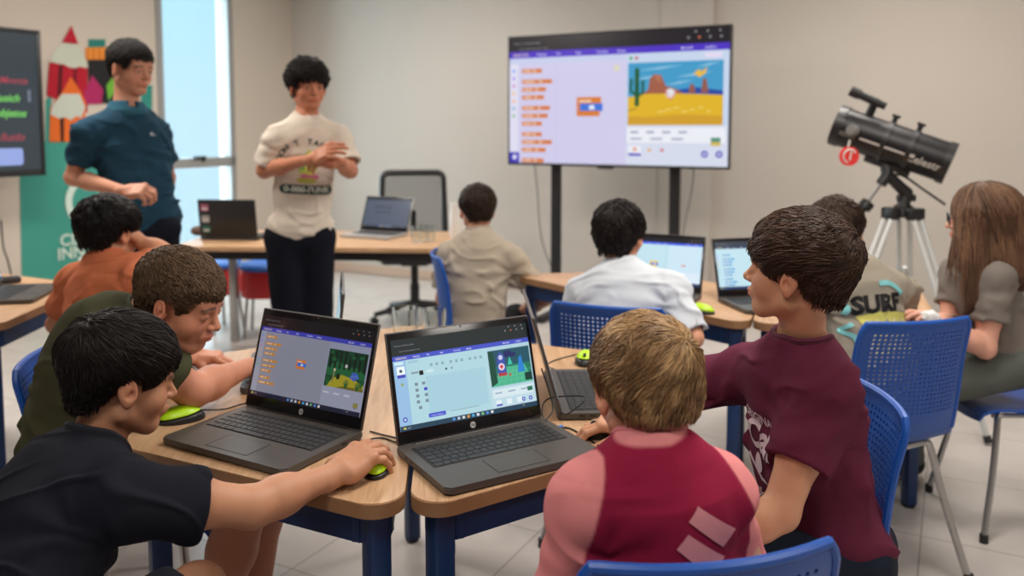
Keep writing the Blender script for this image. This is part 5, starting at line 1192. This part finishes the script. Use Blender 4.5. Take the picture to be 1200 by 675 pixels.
p.shirt('t_shirt', LT(66, 66, 46), sleeve=.66, sr=.070, amp=.009, hem=.12, coll=LT(60, 60, 42), vox=.005, seed=11, drape=.02)
p.legs('shorts', LT(84, 56, 70), end='kn', cut=.14)
p.hair(LT(92, 72, 54), n=12000, length=(.014, .022), r=.0009, top=.016, side=.008, front=.046, nape=-.052, side_z=-.012, whorl=(0, -.075, .085), comb=(0, .8, 0), down=.4, lift=.004, jit=.35, var=.5, ear_cut=.022, seed=13)
# ---- boy in the orange shirt -----------------------------------------------------------
j = dict(neck=world(126, 306, 2.90), shR=world(164, 330, 2.80), shL=world(88, 330, 2.98), elR=world(190, 296, 2.98), wrR=world(163, 282, 2.97), elL=world(66, 380, 3.1), wrL=(-1.55, 3.25, .78), pelvis=world(124, 440, 2.78),
         knR=(-1.35, 3.15, .50), knL=(-1.55, 3.2, .50), anR=(-1.33, 3.1, .09), anL=(-1.5, 3.15, .09))
p = Human(j, (world(132, 272, 2.95), 62, -6, 0, .97), skin_tone(196, 136, 104), 'boy in an orange shirt resting his cheek on his hand, back turned', vox=.008, hvox=.005, hands=dict(R=dict(fwd=(-.5, .0, .8), curl=(.8, .9, .6), up=(.8, .3, .5))))
p.shirt('t_shirt', LT(196, 112, 78), sleeve=.62, sr=.066, amp=.011, hem=.12, coll=LT(200, 104, 68), vox=.007, seed=15)
p.legs('trousers', LT(50, 54, 66))
p.hair(LT(24, 21, 22), n=3500, length=(.03, .055), r=.0018, top=.024, side=.015, front=.045, nape=-.058, whorl=(0, -.08, .07), down=.6, jit=.15, var=.4, seed=17, back=.01)
# ---- boy in beige, seen from behind ----------------------------------------------------
j = dict(neck=world(561, 274, 3.90), shR=world(600, 304, 3.86), shL=world(527, 300, 3.92), elR=world(637, 350, 3.92), wrR=world(608, 368, 4.15), elL=world(520, 350, 4.0), wrL=(-.20, 4.3, .74), pelvis=world(553, 408, 3.78),
         knR=(.02, 4.15, .48), knL=(-.22, 4.2, .48), anR=(.02, 4.1, .09), anL=(-.2, 4.15, .09))
p = Human(j, (world(559, 246, 3.95), 104, -4, 0, .97), skin_tone(192, 138, 110), 'boy in a beige shirt with short brown hair, back turned, elbow out', vox=.010, hvox=.0065, arm=1.1)
p.shirt('t_shirt', LT(176, 164, 148), sleeve=.66, sr=.066, amp=.012, hem=.12, coll=LT(168, 156, 142), vox=.008, seed=19, drape=.02)
p.legs('trousers', LT(24, 24, 28), vox=.012)
p.hair(LT(58, 44, 36), n=2500, length=(.025, .04), r=.0022, top=.018, side=.011, nape=-.052, whorl=(0, -.08, .08), jit=.15, seed=21)
# ---- boy in white ----------------------------------------------------------------------
j = dict(neck=world(730, 315, 2.98), shR=world(786, 340, 2.90), shL=world(682, 344, 3.02), elR=world(812, 396, 2.80), wrR=world(808, 366, 2.98), elL=world(668, 400, 3.1), wrL=(.33, 3.3, .78), pelvis=world(722, 440, 2.86),
         knR=(.62, 3.2, .50), knL=(.42, 3.25, .50), anR=(.60, 3.15, .09), anL=(.42, 3.2, .09))
p = Human(j, (world(727, 276, 3.04), 62, -8, 0, .98), skin_tone(214, 156, 126), 'boy with black hair in a pale white shirt, hand on a mouse at rear', vox=.008, hvox=.005, hands=dict(R=dict(fwd=(.25, 1, -.1), curl=(.35, .6, .4))))
p.shirt('t_shirt', LT(208, 214, 222), sleeve=.92, sr=.068, amp=.009, hem=.12, coll=LT(200, 208, 216), vox=.007, seed=23, drape=.02, cuff=.95)
p.legs('trousers', LT(40, 44, 56))
p.hair(LT(34, 26, 26), n=4000, length=(.04, .07), r=.0018, top=.020, side=.017, front=.045, nape=-.070, whorl=(0, -.08, .075), down=.9, jit=.08, var=.4, seed=25, back=.006, ear_cut=.008)
# ---- boy with SURF on his back ---------------------------------------------------------
j = dict(neck=world(1003, 312, 2.84), shR=world(1046, 340, 2.86), shL=world(962, 344, 2.80), elR=(1.43, 2.98, .83), wrR=(1.32, 3.15, .79), elL=(1.06, 2.98, .83), wrL=(1.05, 3.18, .79), pelvis=world(1022, 448, 2.76),
         knR=(1.35, 3.12, .50), knL=(1.12, 3.15, .50), anR=(1.33, 3.05, .09), anL=(1.12, 3.1, .09))
p = Human(j, (world(979, 274, 2.88), 70, -6, 0, 1.0), skin_tone(200, 146, 118), 'boy with a big graffiti surf print on the back of his grey shirt', vox=.008, hvox=.005)
sh = p.shirt('t_shirt', LT(150, 142, 128), sleeve=.66, sr=.066, amp=.009, hem=.12, coll=LT(140, 132, 120), vox=.006, seed=27, drape=.02)
p.legs('trousers', LT(36, 38, 46))
a = Art(); k_ = (28, 26, 28); cy_ = (128, 196, 198); ye = (214, 206, 110)
a.line(catmull([(-1.9, .5, 0), (-1.95, 1.1, 0), (-1.5, 1.35, 0), (-1.15, 1.0, 0)], 6) and [(q.x, q.y) for q in catmull([(-1.75, -.35, 0), (-1.6, .0, 0), (-1.95, .6, 0), (-1.6, 1.25, 0), (-1.15, 1.2, 0)], 6)], .26, cy_)
a.line([(q.x, q.y) for q in catmull([(.1, 1.15, 0), (.6, 1.15, 0), (1.1, .9, 0), (1.5, .5, 0)], 6)], .28, cy_); a.line([(q.x, q.y) for q in catmull([(-1.5, -.9, 0), (-1.95, -1.2, 0), (-1.5, -1.6, 0), (-1.35, -2.3, 0)], 6)], .22, cy_)
a.poly([(-1.3, -.5), (-.2, -.35), (.6, -.4), (1.6, -.6), (1.8, -2.6), (-.9, -2.6), (-1.05, -1.2)], ye)
for k in range(5): a.line([(-.9+.55*k, -2.4), (-.7+.5*k, -1.2), (-.4+.5*k, -.8), (-.2+.5*k, -1.4), (-.35+.5*k, -2.0)], .13, (150, 148, 140) if k % 2 else (226, 224, 190))
a.text(-1.5, -.35, 'SURF', 1.28, k_, bold=.05, sx=.92, shear=.12)
o_ = p.j['pelvis']+p.U*(p.Lt*.66)-p.Y*.15+p.T[0]*.0; a.wrap('back_print', M_print, sh, sh, o_, p.T[0]*.066, p.U*.060, step=.014, depth=.25)
p.hair(LT(62, 46, 36), n=3500, length=(.03, .05), r=.0018, top=.020, side=.012, nape=-.055, whorl=(0, -.08, .08), jit=.2, lock=.6, seed=29)
# ---- girl with long hair ---------------------------------------------------------------
j = dict(neck=world(1152, 300, 2.93), shR=world(1124, 322, 3.06), shL=world(1166, 326, 2.84), elR=world(1112, 380, 3.0), elL=world(1154, 408, 2.80), wrR=world(1092, 376, 2.85), wrL=world(1104, 380, 2.78), pelvis=world(1172, 418, 2.95),
         knR=(1.36, 3.02, .50), knL=(1.36, 2.86, .50), anR=(1.56, 3.42, .09), anL=(1.64, 3.34, .09))
p = Human(j, (world(1150, 256, 2.93), 157, -2, 0, 1.05), skin_tone(216, 160, 138), 'girl with long brown hair and glasses in a grey shirt at the right edge', vox=.008, hvox=.005)
p.shirt('t_shirt', LT(120, 112, 106), sleeve=.62, sr=.064, amp=.009, hem=.13, coll=LT(112, 104, 100), vox=.007, seed=31, drape=.02)
p.legs('trousers', LT(92, 96, 90), r=(.085, .062, .050))
def longh(cr):
    cr.u(cone((0, -.035, .0), (0, -.055, -.17), .080, .085), .04).u(cone((.035, .0, -.02), (.07, .01, -.22), .045, .04), .03).u(cone((-.045, .005, -.02), (-.085, .03, -.26), .045, .035), .03).u(cone((-.055, .030, .02), (-.095, .085, -.27), .034, .034), .03)
_h = p.hair(LT(80, 56, 42), n=7000, length=(.16, .30), r=.0019, top=.014, side=.012, front=.050, nape=-.25, side_z=-.25, whorl=(0, .0, .13), comb=(0, -.3, 0), down=1.6, lift=.004, jit=.05, lock=.12, seg=10, var=.45, streak=LT(128, 96, 72), ear_cut=-.25, seed=33, extra=longh, over=0, lockscale=20)
gl = MB()
for e in (-1, 1): gl.tube([tuple(p.hw((e*.033+.022*math.cos(q), .098, .0+.018*math.sin(q)))) for q in np.linspace(0, 2*PI, 17)[:-1]], .0022, 6, closed=True).tube([tuple(p.hw((e*.055, .097, .006))), tuple(p.hw((e*.078, .06, .004))), tuple(p.hw((e*.082, -.005, .002)))], .0022, 6)
gl.tube([tuple(p.hw((-.011, .100, .004))), tuple(p.hw((.011, .100, .004)))], .002, 6); gl.build('glasses', M_black, p.body)
ti = S().u(ell((0, 0, 0), (.035, .03, .022)), 0).add(lambda q: .006*vnoise(q*60)); V, Q = polygonize(ti, (-.06,)*3, (.06,)*3, .004); tiss = mesh_np('tissue', V, Q, M_white); tiss.location = tuple(world(1090, 372, 2.74)); tag(tiss, 'crumpled white tissue held by the long-haired girl', 'tissue')
# ---- man in the teal polo --------------------------------------------------------------
dT = 4.0
j = dict(neck=world(148, 126, dT), shR=world(102, 156, dT-.12), shL=world(184, 156, dT+.12), elR=world(86, 208, dT-.05), wrR=world(146, 224, dT-.30), elL=world(196, 208, dT+.22), wrL=world(190, 234, dT+.24), pelvis=world(168, 268, dT+.0),
         knR=world(160, 385, dT-.02), knL=world(186, 385, dT+.08), anR=(-1.75, dT-.05, .09), anL=(-1.62, dT+.15, .09))
p = Human(j, (world(154, 80, dT), -24, -12, 0, 1.08), skin_tone(196, 138, 112), 'standing man in a teal polo with short dark hair beside the window', vox=.009, hvox=.0055, hands=dict(R=dict(fwd=(1, -.1, .05), curl=(.9, .9, .6), up=(0, -.6, .8), thumb=(.05, .25)), L=dict(curl=(.7, .7, .5))), hand_scale=1.2, arm=1.12, age=1, bulk=1.02, lids=.8)
sh = p.shirt('polo_shirt', LT(34, 66, 86), sleeve=.60, sr=.070, amp=.011, hem=.16, neck=.014, coll=LT(36, 72, 92), vox=.008, seed=35, drape=.02, g=.016)
p.legs('trousers', LT(22, 26, 38), vox=.012)
cl = MB(); nk, nb = p.neckaxis
cm_ = S().u(cone(nb-p.U*.012, nb+unit(nk-nb)*.050, p.nr+.044, p.nr+.016), 0).sub(cone(nb-p.U*.06, nk, p.nr+.009, p.nr+.007), .002).cut(plane(nb+unit(nk-nb)*.035, unit(nk-nb)), .003).cut(plane(nb-p.U*.035, -p.U), .003).sub(cone(nb+p.Y*.05-p.U*.03, nb+p.Y*.10+p.U*.05, .012, .028), .004)
V, Q = polygonize(cm_, nb-.14, nb+.14, .006); mesh_np('collar', V, Q, M_cloth, sh, True, np.tile(LT(48, 92, 112), (len(V), 1)))
a = Art(); a.text(-1, 0, 'lab', .7, (214, 220, 224), bold=.03, align='LEFT'); a.line([(-1, -.2), (.3, -.2)], .12, (214, 220, 224))
a.wrap('chest_emblem', M_print, sh, sh, p.j['neck']-p.U*.14-p.T[0]*.075+p.Y*.1, -p.T[0]*-.022 if False else p.T[0]*-.022, p.U*.022, step=.02, depth=.2)
p.hair(LT(30, 25, 24), n=3000, length=(.014, .026), r=.0022, top=.014, side=.006, front=.052, nape=-.045, side_z=-.014, whorl=(0, -.08, .08), comb=(0, .8, .2), jit=.2, seed=37, ear_cut=.020)
# ---- student in the cream t-shirt ------------------------------------------------------
dS = 4.25
j = dict(neck=world(360, 136, dS), shR=world(324, 164, dS-.06), shL=world(398, 164, dS+.06), elR=world(310, 200, dS-.04), wrR=world(366, 186, dS-.30), elL=world(410, 200, dS-.02), wrL=world(396, 190, dS-.26), pelvis=world(352, 278, dS+.02),
         knR=world(338, 380, dS-.02), knL=world(372, 380, dS+.04), anR=world(336, 455, dS-.02), anL=world(376, 458, dS+.04))
j['anR'][2] = .09; j['anL'][2] = .09
p = Human(j, (world(361, 102, dS), -58, -4, 0, 1.05), skin_tone(190, 124, 94), 'standing student with curly black hair in a cream printed t-shirt, hands clasped', vox=.009, hvox=.0055, hunch=-.0, bulk=1.0, arm=1.12, hand_scale=1.15, age=.6,
          hands=dict(R=dict(fwd=(.8, -.2, .35), up=(-.3, -.7, .6), curl=(.25, .4, .3), spread=.12, thumb=(.7, .2)), L=dict(fwd=(-.75, -.1, .1), up=(.3, -.6, .7), curl=(.5, .6, .4), spread=.1)))
sh = p.shirt('t_shirt', LT(216, 204, 190), sleeve=.78, sr=.076, amp=.008, hem=.06, neck=.012, coll=LT(208, 196, 182), vox=.008, seed=41, drape=.012, g=.014)
p.legs('trousers', LT(20, 22, 32), r=(.098, .078, .068), vox=.012)
a = Art(); dk_ = (52, 70, 66)
for k, ch in enumerate("DON'T TAKE IT"):
    t = PI*(.97-.0757*k); a.text(1.35*math.cos(t), .15+1.15*math.sin(t), ch, .42, dk_, bold=.03, rot=t-PI/2)
a.poly([(-.5, -.3), (-.3, .5), (0, 1.0), (.4, .7), (.55, 0), (.3, -.5)], (200, 202, 90)); a.poly([(-.5, -.3), (-.3, .5), (-.1, .4), (-.15, -.3)], (110, 160, 90)); a.disc(.15, -.55, .5, (206, 110, 150), ry=.2); a.disc(0, -.75, .55, (180, 180, 80), ry=.16)
a.rect(-1.35, -1.55, 2.8, .52, dk_, .25); a.text(-1.15, -1.43, '0-800-FUNK', .46, (220, 226, 216), bold=.03)
o_ = p.j['neck']-p.U*.25+p.Y*.13; a.wrap('chest_print', M_print, sh, sh, o_, -p.T[0]*.092 if False else p.T[0]*-.092, p.U*.088, step=.02, depth=.3)
p.hair(LT(26, 20, 20), n=3200, length=(.03, .05), r=.0026, top=.028, side=.012, front=.040, nape=-.05, side_z=-.0, whorl=(0, -.05, .11), comb=(0, .5, 0), down=.4, jit=.6, lock=1.2, lift=.012, seed=43, ear_cut=.02)
